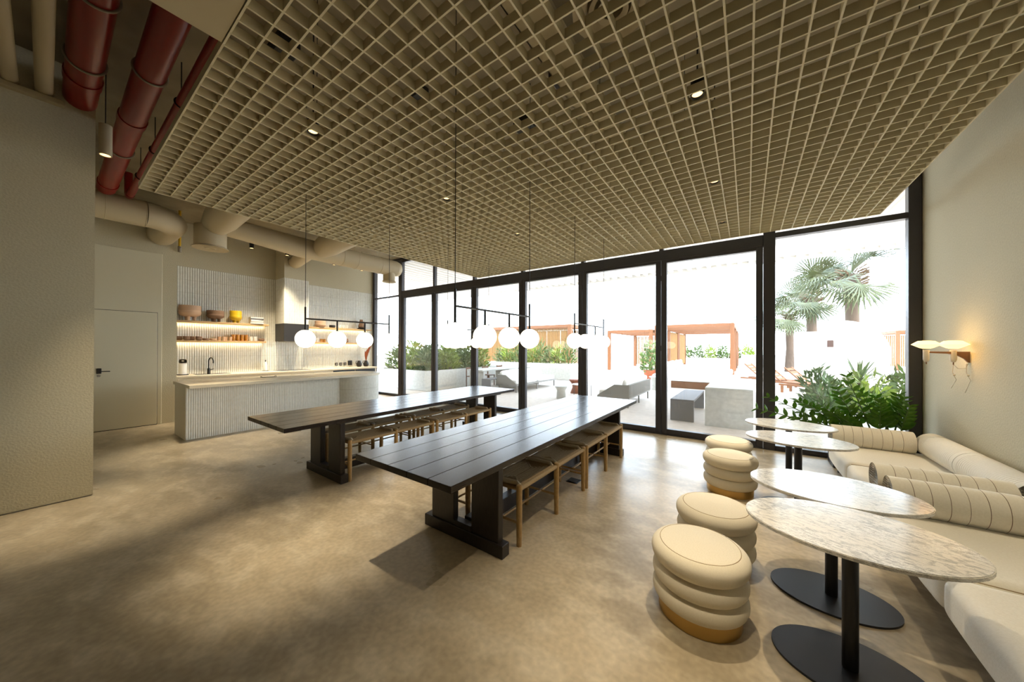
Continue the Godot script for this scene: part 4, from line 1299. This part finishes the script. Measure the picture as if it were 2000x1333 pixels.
func leaf_mesh(l: float, w: float, cup := 0.15, segs := 5) -> Mesh:
	var m := mk()
	var rows := []
	for i in segs + 1:
		var s := float(i) / segs
		var hw := w * 0.5 * sin(PI * pow(s, 0.75)) + 0.0005
		var y := -0.25 * l * s * s * 0.3
		rows.append([m.vert(Vector3(-hw, y + hw * cup * 2.0, s * l), Vector3(0.35, 1, 0)), m.vert(Vector3(0, y, s * l), Vector3(0, 1, 0)), m.vert(Vector3(hw, y + hw * cup * 2.0, s * l), Vector3(-0.35, 1, 0))])
	for i in segs:
		for k in 2:
			m.face(rows[i][k], rows[i][k + 1], rows[i + 1][k + 1])
			m.face(rows[i][k], rows[i + 1][k + 1], rows[i + 1][k])
	return m.mesh()

func zz_plant() -> void:
	var base := Vector3(1.22, 0, -6.30)
	var pl := thing("plant_trough", "low dark planter trough behind the far sofa by the glass", "planter", base)
	part(pl, "trough", mk().bar(-0.28, 0.58, 0.0, 0.44, -0.19, 0.18, 0.01).mesh(), M.base_metal)
	part(pl, "soil", mk().bar(-0.26, 0.56, 0.44, 0.452, -0.17, 0.16).mesh(), M.soil)
	var z := thing("feathered_houseplant", "glossy dark green leafy plant with feathered fronds by the glass", "plant", base + Vector3(0, 0.45, 0))
	var lm := leaf_mesh(0.15, 0.066)
	var r := RandomNumberGenerator.new()
	r.seed = 5
	for k in 17:
		var x0 := -0.22 + 0.62 * (k / 16.0)
		var az := r.randf_range(-1.0, 1.0)
		var lean := lerpf(-0.95, 0.2, k / 16.0) + r.randf_range(-0.3, 0.3)
		if k == 0: lean = -1.15
		if k == 1: lean = -0.95
		if k >= 14: lean = minf(lean, 0.12)
		var len := r.randf_range(0.42, 0.72)
		if k == 9: len = 0.84
		if k < 2: len = 0.88
		var fr := Node3D.new()
		fr.name = "frond"
		z.add_child(fr, true)
		fr.position = Vector3(x0, 0, r.randf_range(-0.1, 0.1))
		var pts := []
		var rad := []
		var dir := Vector3(sin(lean), cos(lean), sin(az) * 0.22 + 0.08).normalized()
		for i in 8:
			var s := i / 7.0
			pts.append(dir * len * s + Vector3(sin(lean) * 0.10, -0.10 * absf(sin(lean)) , 0.02) * s * s)
			rad.append(lerpf(0.011, 0.003, s))
		part(fr, "stem", mk().sweep(pts, rad, 7).mesh(), M.stem)
		var side := dir.cross(Vector3(0, 0, 1)).normalized()
		if k % 2 == 1: side = (side + Vector3(0, 0, 0.7)).normalized()
		for i in 7:
			var s := 0.26 + 0.72 * i / 6.0
			var f := s * 7.0
			var p: Vector3 = pts[int(f)].lerp(pts[mini(int(f) + 1, 7)], f - int(f))
			for sg in [-1.0, 1.0]:
				var d: Vector3 = (side * sg * 0.8 + dir * 0.75 + Vector3(r.randf_range(-0.15, 0.15), r.randf_range(-0.1, 0.1), r.randf_range(-0.15, 0.15))).normalized()
				var ff := dir.cross(side)
				var nn := (ff - d * ff.dot(d)).normalized()
				nn = nn.rotated(d, sg * r.randf_range(0.2, 0.9))
				var o := part(fr, "leaflet", lm, M.leaf_dark, p)
				var sc := lerpf(1.1, 0.65, i / 6.0)
				o.basis = Basis(nn.cross(d), nn, d).orthonormalized().scaled(Vector3.ONE * sc)

# ---------------------------------------------------------------- terrace
func shrub(called: String, label: String, p: Vector3, rx: float, h: float, rz: float, cnt: int, m: Material, sd: int, grp: String, leaf := 0.14, thin := 0.3) -> void:
	var o := thing(called, label, "grass" if "grass" in called else "shrub", p, 0.0, grp)
	var r := RandomNumberGenerator.new()
	r.seed = sd
	var b := mk()
	for i in cnt:
		var q := Vector3(r.randf_range(-1, 1), r.randf_range(0, 1), r.randf_range(-1, 1))
		if Vector2(q.x, q.z).length() > 1.0 - 0.55 * q.y * q.y: continue
		var c := Vector3(q.x * rx, q.y * h, q.z * rz)
		var d := Vector3(q.x + r.randf_range(-0.7, 0.7), r.randf_range(0.1, 1.3), q.z + r.randf_range(-0.7, 0.7)).normalized()
		var s := d.cross(Vector3(r.randf_range(-1, 1), 0.3, r.randf_range(-1, 1))).normalized() * leaf * thin * 0.5
		var l := leaf * r.randf_range(0.7, 1.4)
		var nn := d.cross(s).normalized()
		if nn.y < 0: nn = -nn
		b.quad(c, c + d * l * 0.5 + s, c + d * l, c + d * l * 0.5 - s, nn)
	part(o, "foliage", b.mesh(), m)
	var st := mk()
	for i in 5:
		var a := TAU * i / 5.0
		st.rod(Vector3(0, -0.02, 0), Vector3(cos(a) * rx * 0.5, h * 0.7, sin(a) * rz * 0.5), 0.012, 6)
	part(o, "stems", st.mesh(), M.stem)

func planter(label: String, x0: float, x1: float, z0: float, z1: float, h: float) -> void:
	var o := thing("concrete_planter", label, "planter", Vector3((x0 + x1) / 2, 0, (z0 + z1) / 2))
	var hx := absf(x1 - x0) / 2
	var hz := absf(z1 - z0) / 2
	part(o, "wall", mk().bar(-hx, hx, 0, h, -hz, -hz + 0.08).bar(-hx, hx, 0, h, hz - 0.08, hz).bar(-hx, -hx + 0.08, 0, h, -hz + 0.08, hz - 0.08).bar(hx - 0.08, hx, 0, h, -hz + 0.08, hz - 0.08).mesh(), M.concrete)
	part(o, "soil", mk().bar(-hx + 0.08, hx - 0.08, h - 0.1, h - 0.05, -hz + 0.08, hz - 0.08).mesh(), M.soil)

func cabana(label: String, x0: float, x1: float, z0: float, z1: float, h: float, panels: Array) -> void:
	var o := thing("timber_cabana", label, "cabana", Vector3(x0, 0, z0))
	var w := x1 - x0
	var d := z1 - z0
	var s := 0.11
	for x in [0.0, w]:
		for z in [0.0, d]:
			part(o, "post", mk().bar(x - s, x + s, 0, h, z - s, z + s, 0.01).mesh(), M.teak)
		part(o, "side_beam", mk().bar(x - s, x + s, h, h + 0.2, d - s, s, 0.01).mesh(), M.teak)
	for z in [0.0, d]:
		part(o, "cross_beam", mk().bar(s, w - s, h, h + 0.2, z - s, z + s, 0.01).mesh(), M.teak)
	for k in 4:
		var z := d * (k + 1) / 5.0
		part(o, "rafter", mk().bar(s, w - s, h + 0.04, h + 0.16, z - 0.05, z + 0.05, 0.006).mesh(), M.teak)
	for side in panels:
		var b := mk()
		if side == "left" or side == "right":
			var x: float = 0.0 if side == "left" else w
			var cnt := int(absf(d) / 0.13)
			for i in cnt:
				b.rod(Vector3(x, 0.15, -s - (absf(d) - 2 * s) * (i + 0.5) / cnt), Vector3(x, h - 0.05, -s - (absf(d) - 2 * s) * (i + 0.5) / cnt), 0.052, 7, false)
		else:
			var z: float = 0.0 if side == "front" else d
			var cnt := int(w / 0.11)
			for i in cnt:
				b.rod(Vector3(s + (w - 2 * s) * (i + 0.5) / cnt, 0.15, z), Vector3(s + (w - 2 * s) * (i + 0.5) / cnt, h - 0.05, z), 0.045, 7, false)
		part(o, "bamboo_screen", b.mesh(), M.bamboo)

func fan_frond(l: float, n: int, droop: float) -> Mesh:
	var m := mk()
	m.sweep([Vector3.ZERO, Vector3(0, 0.06, l * 0.45)], [0.022, 0.012], 5)
	for i in n:
		var a := lerpf(-1.25, 1.25, float(i) / (n - 1))
		var dir := Vector3(sin(a), 0.0, cos(a))
		var s := dir.cross(Vector3.UP) * 0.026
		var b := Vector3(0, 0.06, l * 0.42)
		var ll := l * 0.62 * (0.75 + 0.25 * cos(a))
		var p1 := b + dir * ll * 0.55 + Vector3(0, -droop * 0.10, 0)
		var p2 := b + dir * ll * 0.92 + Vector3(0, -droop * 0.55, 0)
		m.quad(b - s * 0.3, p1 - s, p1 + s, b + s * 0.3, Vector3.UP)
		m.tri(p1 - s, p2, p1 + s, Vector3.UP)
	return m.mesh()

func palm(label: String, p: Vector3, h: float, l: float, sd: int) -> void:
	var o := thing("fan_palm", label, "palm", p, 0.0, "fan palms on the terrace")
	part(o, "trunk", mk().sweep([Vector3.ZERO, Vector3(0.03, h * 0.4, 0), Vector3(0.0, h * 0.75, 0), Vector3(0, h, 0)], [0.28, 0.22, 0.22, 0.28], 14).mesh(), M.trunk)
	var sk := mk()
	var r := RandomNumberGenerator.new()
	r.seed = sd
	for k in 60:
		var a := r.randf() * TAU
		var y := h - 0.55 + r.randf() * 0.75
		var d := Vector3(cos(a), 0, sin(a))
		sk.rod(Vector3(0, y, 0) + d * 0.25, Vector3(0, y + 0.12, 0) + d * 0.52, 0.025, 4)
	part(o, "leaf_bases", sk.mesh(), M.palm_dry)
	var fr := [fan_frond(l, 20, l * 0.16), fan_frond(l * 0.9, 20, l * 0.3)]
	for k in 36:
		var f := part(o, "frond", fr[0] if k % 3 < 2 else fr[1], M.palm, Vector3(0, h + 0.15, 0))
		var el := lerpf(-0.75, 1.35, fmod(k * 0.618034, 1.0))
		f.rotation = Vector3(-el, TAU * k * 0.381966 + r.randf() * 0.3, r.randf_range(-0.6, 0.6))
	for k in 5:
		var f := part(o, "dry_frond", fr[1], M.palm_dry, Vector3(0, h - 0.1, 0))
		f.scale = Vector3.ONE * 0.5
		f.rotation = Vector3(r.randf_range(0.9, 1.25), TAU * k / 7.0, 0)

func lounger(label: String, p: Vector3, turn: float) -> void:
	var o := thing("sun_lounger", label, "sun lounger", p, turn, "wooden loungers on the terrace")
	for x in [-0.32, 0.32]:
		part(o, "side_rail", mk().bar(x - 0.03, x + 0.03, 0.26, 0.33, -0.95, 0.95, 0.005).mesh(), M.teak)
		for z in [-0.85, 0.85]: part(o, "leg", mk().bar(x - 0.03, x + 0.03, 0, 0.26, z - 0.04, z + 0.04, 0.005).mesh(), M.teak)
	for k in 7: part(o, "slat", mk().bar(-0.29, 0.29, 0.30, 0.325, -0.15 + k * 0.155, -0.05 + k * 0.155, 0.004).mesh(), M.teak)
	var bk := part(o, "backrest", mk().bar(-0.29, -0.23, 0, 0.04, -0.85, 0, 0.004).bar(0.23, 0.29, 0, 0.04, -0.85, 0, 0.004).mesh(), M.teak, Vector3(0, 0.33, -0.2), Vector3(0.75, 0, 0))
	for k in 5: part(bk, "slat", mk().bar(-0.23, 0.23, 0.01, 0.03, -0.8 + k * 0.16, -0.7 + k * 0.16, 0.003).mesh(), M.teak)

func rope_sofa(label: String, p: Vector3, w: float, d: float, turn: float, pillows: int, arm: float) -> void:
	var o := thing("outdoor_sofa", label, "outdoor sofa", p, turn)
	part(o, "deck", mk().bar(0, w, 0.24, 0.29, -d, 0, 0.01).mesh(), M.rope)
	for x in [0.06, w / 2, w - 0.06]:
		for z in [-0.06, -d + 0.06]: part(o, "leg", mk().bar(x - 0.02, x + 0.02, 0, 0.24, z - 0.02, z + 0.02).mesh(), M.rope)
	var bk := part(o, "woven_back", mk().bar(0, w, 0.29, 0.63, -0.05, 0, 0.01).mesh(), M.rope)
	var rp := mk()
	for k in int(w / 0.04): rp.rod(Vector3(0.02 + k * 0.04, 0.29, 0.006), Vector3(0.02 + k * 0.04, 0.62, 0.006), 0.012, 6, false)
	part(bk, "cords", rp.mesh(), M.rope)
	if arm != 0.0:
		var ap := mk()
		ap.t = Transform3D(Basis(Vector3(0, 0, 1), Vector3(0, 1, 0), Vector3(1, 0, 0)), Vector3.ZERO)
		var ax := -0.03 if arm < 0.0 else w
		ap.t = Transform3D(Basis(Vector3(0, 0, 1), Vector3(0, 1, 0).cross(Vector3(0, 0, 1)), Vector3(0, 1, 0)), Vector3(ax, 0, 0))
		part(o, "arm_panel", ap.prism(PackedVector2Array([Vector2(0, 0.24), Vector2(0, 0.62), Vector2(-d * 0.45, 0.62), Vector2(-d * 0.98, 0.30), Vector2(-d * 0.98, 0.24)]), 0.0, 0.03).mesh(), M.rope)
	for k in pillows:
		var cw := w / pillows
		part(o, "seat_cushion", pillow_mesh(Vector3(cw - 0.01, 0.18, d - 0.08), 0.3, 0.2), M.cushion_white, Vector3(cw * (k + 0.5), 0.37, -d / 2 - 0.02))
		part(o, "back_cushion", pillow_mesh(Vector3(cw - 0.04, 0.34, 0.16), 0.45, 0.4), M.cushion_white, Vector3(cw * (k + 0.5), 0.60, -0.16), Vector3(0.18, 0, 0))

func build_outside() -> void:
	struct("terrace_floor", mk().bar(-60, 60, -0.3, -0.012, -90, GZ - 0.1).mesh(), M.deck)
	# canopy over the strip by the doors
	var cn := Node3D.new()
	cn.name = "canopy_ceiling"
	add_child(cn)
	cn.set_meta("kind", "structure")
	part(cn, "slab", mk().bar(-16, 12, 4.52, 4.8, -13.6, GZ - 0.1).mesh(), M.canopy)
	var sl := mk().bar(-0.06, 0.06, 4.44, 4.52, -13.55, GZ - 0.14).mesh()
	for k in 93: part(cn, "slat", sl, M.canopy, Vector3(-15.8 + k * 0.3, 0, 0))
	part(cn, "fascia", mk().bar(-16, 12, 4.40, 4.82, -13.7, -13.6).mesh(), M.canopy)
	# planters and greenery at the kitchen end
	planter("pale concrete planter outside the glass at the kitchen end", -12.6, -9.55, -8.05, -12.4, 0.74)
	for k in 12:
		shrub("terrace_shrub", "dense %s shrub in the planter outside the kitchen glass" % ["dark green", "yellow-green", "grey-green", "yellow-green"][k % 4], Vector3(-12.0 + (k % 3) * 0.95, 0.66, -8.6 - (k / 3) * 1.0), 0.40, 0.95 + 0.15 * (k % 2), 0.42, 700, M["leaf_%d" % [0, 2, 1, 2][k % 4]], 200 + k, "shrubs outside the kitchen glass", 0.22, 0.34)
	planter("long low pale planter in front of the bamboo cabana", -12.5, -7.1, -15.0, -16.2, 0.80)
	for k in 9:
		shrub("ornamental_grass", "feathery %s grass clump in the low planter by the bamboo cabana" % ["grey-green", "yellow-green", "dark green"][k % 3], Vector3(-11.9 + k * 0.55, 0.72, -15.6), 0.24, 0.75 + 0.2 * (k % 3), 0.3, 360, M["leaf_%d" % [1, 2, 0][k % 3]], 300 + k, "grasses by the bamboo cabana", 0.36, 0.12)
	cabana("timber cabana with bamboo screens behind the low planter", -16.2, -8.8, -18.5, -20.6, 2.85, ["front", "back"])
	cabana("timber cabana with bamboo at its back, right of the screened one", -8.3, -5.4, -24.1, -31.0, 2.7, ["back"])
	# run of cabanas opposite the doors
	cabana("nearest timber cabana of the row opposite the doors, bamboo on one side", -5.1, -0.75, -24.4, -28.2, 2.98, ["left"])
	cabana("middle timber cabana of the row opposite the doors", -5.1, -0.75, -28.8, -32.6, 2.98, ["left"])
	cabana("farthest timber cabana of the row opposite the doors", -5.1, -0.75, -33.2, -37.0, 2.98, ["left"])
	cabana("timber cabana beyond the white screens at the far right", 9.2, 13.0, -37.0, -41.0, 2.8, ["back"])
	for k in 6:
		shrub("distant_shrub", "%s shrub beyond the row of cabanas" % ["dark green", "grey-green", "yellow-green"][k % 3], Vector3(-5.4 + k * 1.1, 0.5, -41.0), 0.45, 1.3, 0.45, 380, M["leaf_%d" % (k % 3)], 360 + k, "shrubs beyond the cabanas", 0.34, 0.36)
	planter("pale planter wall beyond the row of cabanas", -6.4, 1.2, -40.4, -41.6, 0.6)
	# daybed with cushions in the first cabana
	var db := thing("daybed", "long white daybed with a timber base in front of the cabanas", "daybed", Vector3(-3.3, 0, -14.9))
	part(db, "base", mk().bar(0.1, 2.6, -0.012, 0.26, -5.9, 0, 0.01).mesh(), M.teak)
	part(db, "mattress", soft_box(Vector3(2.7, 0.26, 6.1), 0.1, 0.02, 10), M.cushion_white, Vector3(1.35, 0.39, -2.95))
	for k in 8:
		solo("throw_pillow", "%s throw pillow leaning along the long daybed" % ["white", "off-white", "grey"][k % 3], "pillow", pillow_mesh(Vector3(0.16, 0.46, 0.5), 0.6, 0.6), [M.cushion_white, M.canopy, M.rope][k % 3], Vector3(-3.0 + 0.05 * (k % 2), 0.765, -15.3 - k * 0.66), 0.15 * (k % 3 - 1), "throw pillows on the daybed")
	solo("drum_table", "round white drum table beside the long daybed", "table", mk().lathe(Vector3.ZERO, [Vector2(0, 0), Vector2(0.36, 0), Vector2(0.36, 0), Vector2(0.36, 0.46), Vector2(0.36, 0.46), Vector2(0.42, 0.47), Vector2(0.42, 0.5), Vector2(0, 0.5)], 28).mesh(), M.concrete, Vector3(-2.75, -0.012, -13.9))
	# grey bench and concrete counter right outside the doors
	var be := thing("slab_bench", "dark grey slab bench outside the doors", "bench", Vector3(-1.18, 0, -8.17))
	part(be, "top", mk().bar(-0.235, 0.235, 0.42, 0.467, -2.1, 0.0, 0.004).mesh(), M.grey_slab)
	part(be, "end_slab", mk().bar(-0.235, 0.235, -0.012, 0.42, -0.05, 0.0, 0.004).mesh(), M.grey_slab)
	part(be, "end_slab", mk().bar(-0.235, 0.235, -0.012, 0.42, -2.1, -2.05, 0.004).mesh(), M.grey_slab)
	var ct := thing("concrete_table", "large pale concrete block table outside the doors", "table", Vector3(-0.32, 0, -7.98))
	part(ct, "top", mk().bar(-0.40, 0.42, 0.74, 0.79, -3.0, 0.0, 0.006).mesh(), M.concrete)
	part(ct, "end_slab", mk().bar(-0.40, 0.42, -0.012, 0.74, -0.08, 0.0, 0.004).mesh(), M.concrete)
	part(ct, "end_slab", mk().bar(-0.40, 0.42, -0.012, 0.74, -3.0, -2.92, 0.004).mesh(), M.concrete)
	# outdoor sofas
	rope_sofa("woven grey rope sofa with its back to the doors", Vector3(-2.55, -0.012, -9.0), 2.3, 0.9, PI / 2, 2, -1.0)
	rope_sofa("low grey rope sofa with white cushions and a side arm by the outdoor table", Vector3(-7.6, -0.012, -12.7), 2.95, 0.9, -PI / 2, 2, 1.0)
	var dt := thing("flared_side_table", "concrete side table with a flared round top", "side table", Vector3(-4.85, -0.012, -9.55))
	part(dt, "body", mk().lathe(Vector3.ZERO, [Vector2(0, 0), Vector2(0.15, 0), Vector2(0.14, 0.26), Vector2(0.20, 0.37), Vector2(0.20, 0.39), Vector2(0, 0.39)], 24).mesh(), M.concrete)
	var wt := thing("wire_side_table", "round black wire side table beside the flared concrete one", "side table", Vector3(-4.45, -0.012, -10.3))
	part(wt, "top", mk().lathe(Vector3.ZERO, [Vector2(0, 0.40), Vector2(0.34, 0.40), Vector2(0.34, 0.415), Vector2(0, 0.415)], 26).mesh(), M.white)
	for k in 4: part(wt, "leg", mk().rod(Vector3(cos(k * PI / 2) * 0.3, 0, sin(k * PI / 2) * 0.3), Vector3(cos(k * PI / 2) * 0.3, 0.40, sin(k * PI / 2) * 0.3), 0.009, 6).mesh(), M.black)
	var tt := thing("terracotta_stool", "orange terracotta stool with a flared top behind the wire table", "stool", Vector3(-5.0, -0.012, -11.0))
	part(tt, "body", mk().lathe(Vector3.ZERO, [Vector2(0, 0), Vector2(0.2, 0), Vector2(0.13, 0.2), Vector2(0.13, 0.30), Vector2(0.24, 0.46), Vector2(0.24, 0.48), Vector2(0, 0.48)], 24).mesh(), M.terracotta)
	# outdoor dining table
	var ot := thing("outdoor_table", "long white outdoor table on grey panel legs", "table", Vector3(-8.5, -0.012, -9.5))
	part(ot, "top", mk().bar(-0.4, 0.4, 0.72, 0.77, -3.6, 0.0, 0.006).mesh(), M.concrete)
	for z in [-0.15, -1.8, -3.45]: part(ot, "panel_leg", mk().bar(-0.36, 0.36, 0, 0.72, z - 0.04, z + 0.04, 0.004).mesh(), M.concrete)
	var ob := thing("outdoor_bench", "long grey slab bench beside the white outdoor table", "bench", Vector3(-7.86, -0.012, -9.4))
	part(ob, "top", mk().bar(-0.2, 0.2, 0.42, 0.46, -3.4, 0.0, 0.004).mesh(), M.grey_slab)
	for z in [-0.03, -3.37]: part(ob, "end_slab", mk().bar(-0.2, 0.2, 0, 0.42, z - 0.03, z + 0.03, 0.004).mesh(), M.grey_slab)
	for k in 3:
		var oc := thing("outdoor_chair", "timber chair at the white outdoor table", "chair", Vector3(-9.13, -0.012, -10.1 - k * 1.0), 0.0, "timber chairs at the outdoor table")
		part(oc, "seat", mk().bar(-0.2, 0.2, 0.43, 0.46, -0.2, 0.2, 0.005).mesh(), M.teak)
		for q in [[-0.18, -0.18], [0.18, -0.18], [-0.18, 0.18], [0.18, 0.18]]: part(oc, "leg", mk().bar(q[0] - 0.018, q[0] + 0.018, 0, 0.43 if q[0] > 0 else 0.82, q[1] - 0.018, q[1] + 0.018).mesh(), M.teak)
		part(oc, "back_rail", mk().bar(-0.195, -0.165, 0.72, 0.80, -0.16, 0.16, 0.004).mesh(), M.teak)
	var pot := thing("plant_pot", "terracotta pot outside between the cabanas", "pot", Vector3(-4.0, -0.012, -17.9))
	part(pot, "body", mk().lathe(Vector3.ZERO, [Vector2(0, 0), Vector2(0.28, 0), Vector2(0.38, 0.5), Vector2(0.34, 0.5), Vector2(0.3, 0.42), Vector2(0, 0.42)], 22).mesh(), M.terracotta)
	shrub("potted_bush", "leafy bush growing in the terracotta pot", Vector3(-4.0, 0.4, -17.9), 0.5, 1.5, 0.5, 600, M.leaf_0, 402, "", 0.24, 0.4)
	# right-hand side: palms, white screens, loungers, planting by the glass
	palm("tall fan palm with a thick trunk behind the white screen", Vector3(3.6, -0.012, -19.7), 4.75, 2.75, 7)
	palm("smaller fan palm beyond the tall one", Vector3(2.85, -0.012, -24.1), 4.4, 2.6, 8)
	palm("farthest fan palm by the pale planter wall", Vector3(2.4, -0.012, -30.0), 4.0, 2.7, 9)
	var sc := thing("curved_screen", "white screen panel with a quarter-round edge on the terrace", "screen", Vector3(2.79, -0.012, -17.0))
	var cp := PackedVector2Array([Vector2(0, 0), Vector2(0, -2.65)])
	for k in 13:
		var a := PI / 2 * k / 12.0
		cp.append(Vector2(0.06 + 1.22 * sin(a), -1.43 - 1.22 * cos(a)))
	cp.append(Vector2(1.2, -0.4)); cp.append(Vector2(1.0, 0))
	var cm := mk()
	cm.t = Transform3D(Basis(Vector3(1, 0, 0), Vector3(0, 0, 1), Vector3(0, -1, 0)), Vector3.ZERO)
	part(sc, "panel", cm.prism(cp, -0.05, 0.05).mesh(), M.canopy)
	var s2 := thing("plain_screen", "plain white screen wall left of the quarter-round one", "screen", Vector3(1.75, -0.012, -17.9))
	part(s2, "panel", mk().bar(0, 1.1, 0, 2.3, -0.05, 0.05, 0.01).mesh(), M.canopy)
	part(s2, "cap", mk().bar(0.82, 1.0, 1.68, 1.95, 0.05, 0.08).mesh(), M.brown)
	planter("pale planter wall beyond the wooden loungers", -0.4, 2.6, -31.4, -32.6, 1.1)
	lounger("wooden sun lounger, backrest raised, nearest the white screens", Vector3(1.95, -0.012, -15.6), 1.1)
	lounger("wooden sun lounger, backrest raised, middle one of three", Vector3(1.35, -0.012, -16.9), 1.1)
	lounger("wooden sun lounger, backrest raised, nearest the planter wall", Vector3(0.75, -0.012, -18.2), 1.1)
	planter("low planter bed outside the glass behind the indoor plant", 1.0, 4.6, -9.0, -11.6, 0.35)
	for k in 10:
		shrub("bed_shrub", "%s leafy shrub in the low bed outside the sofa-side glass" % ["grey-green", "yellow-green", "dark green", "yellow-green", "grey-green"][k % 5], Vector3(1.35 + (k % 5) * 0.62, 0.28, -9.5 - (k / 5) * 1.1), 0.27, 0.62 + 0.14 * (k % 3), 0.36, 380, M["leaf_%d" % [1, 2, 0, 2, 1][k % 5]], 500 + k, "shrubs in the low bed", 0.2, 0.3)
	var yc := thing("spiky_yucca", "spiky yucca rising above the low bed shrubs", "plant", Vector3(1.95, 0.3, -10.1))
	part(yc, "stem", mk().rod(Vector3.ZERO, Vector3(0, 0.6, 0), 0.035, 8).mesh(), M.trunk)
	var sp := leaf_mesh(0.62, 0.045, 0.1, 4)
	for k in 38:
		var f := part(yc, "blade", sp, M.leaf_1, Vector3(0, 0.58, 0))
		f.rotation = Vector3(-rng.randf_range(-0.1, 1.35), TAU * k * 0.381966, 0)
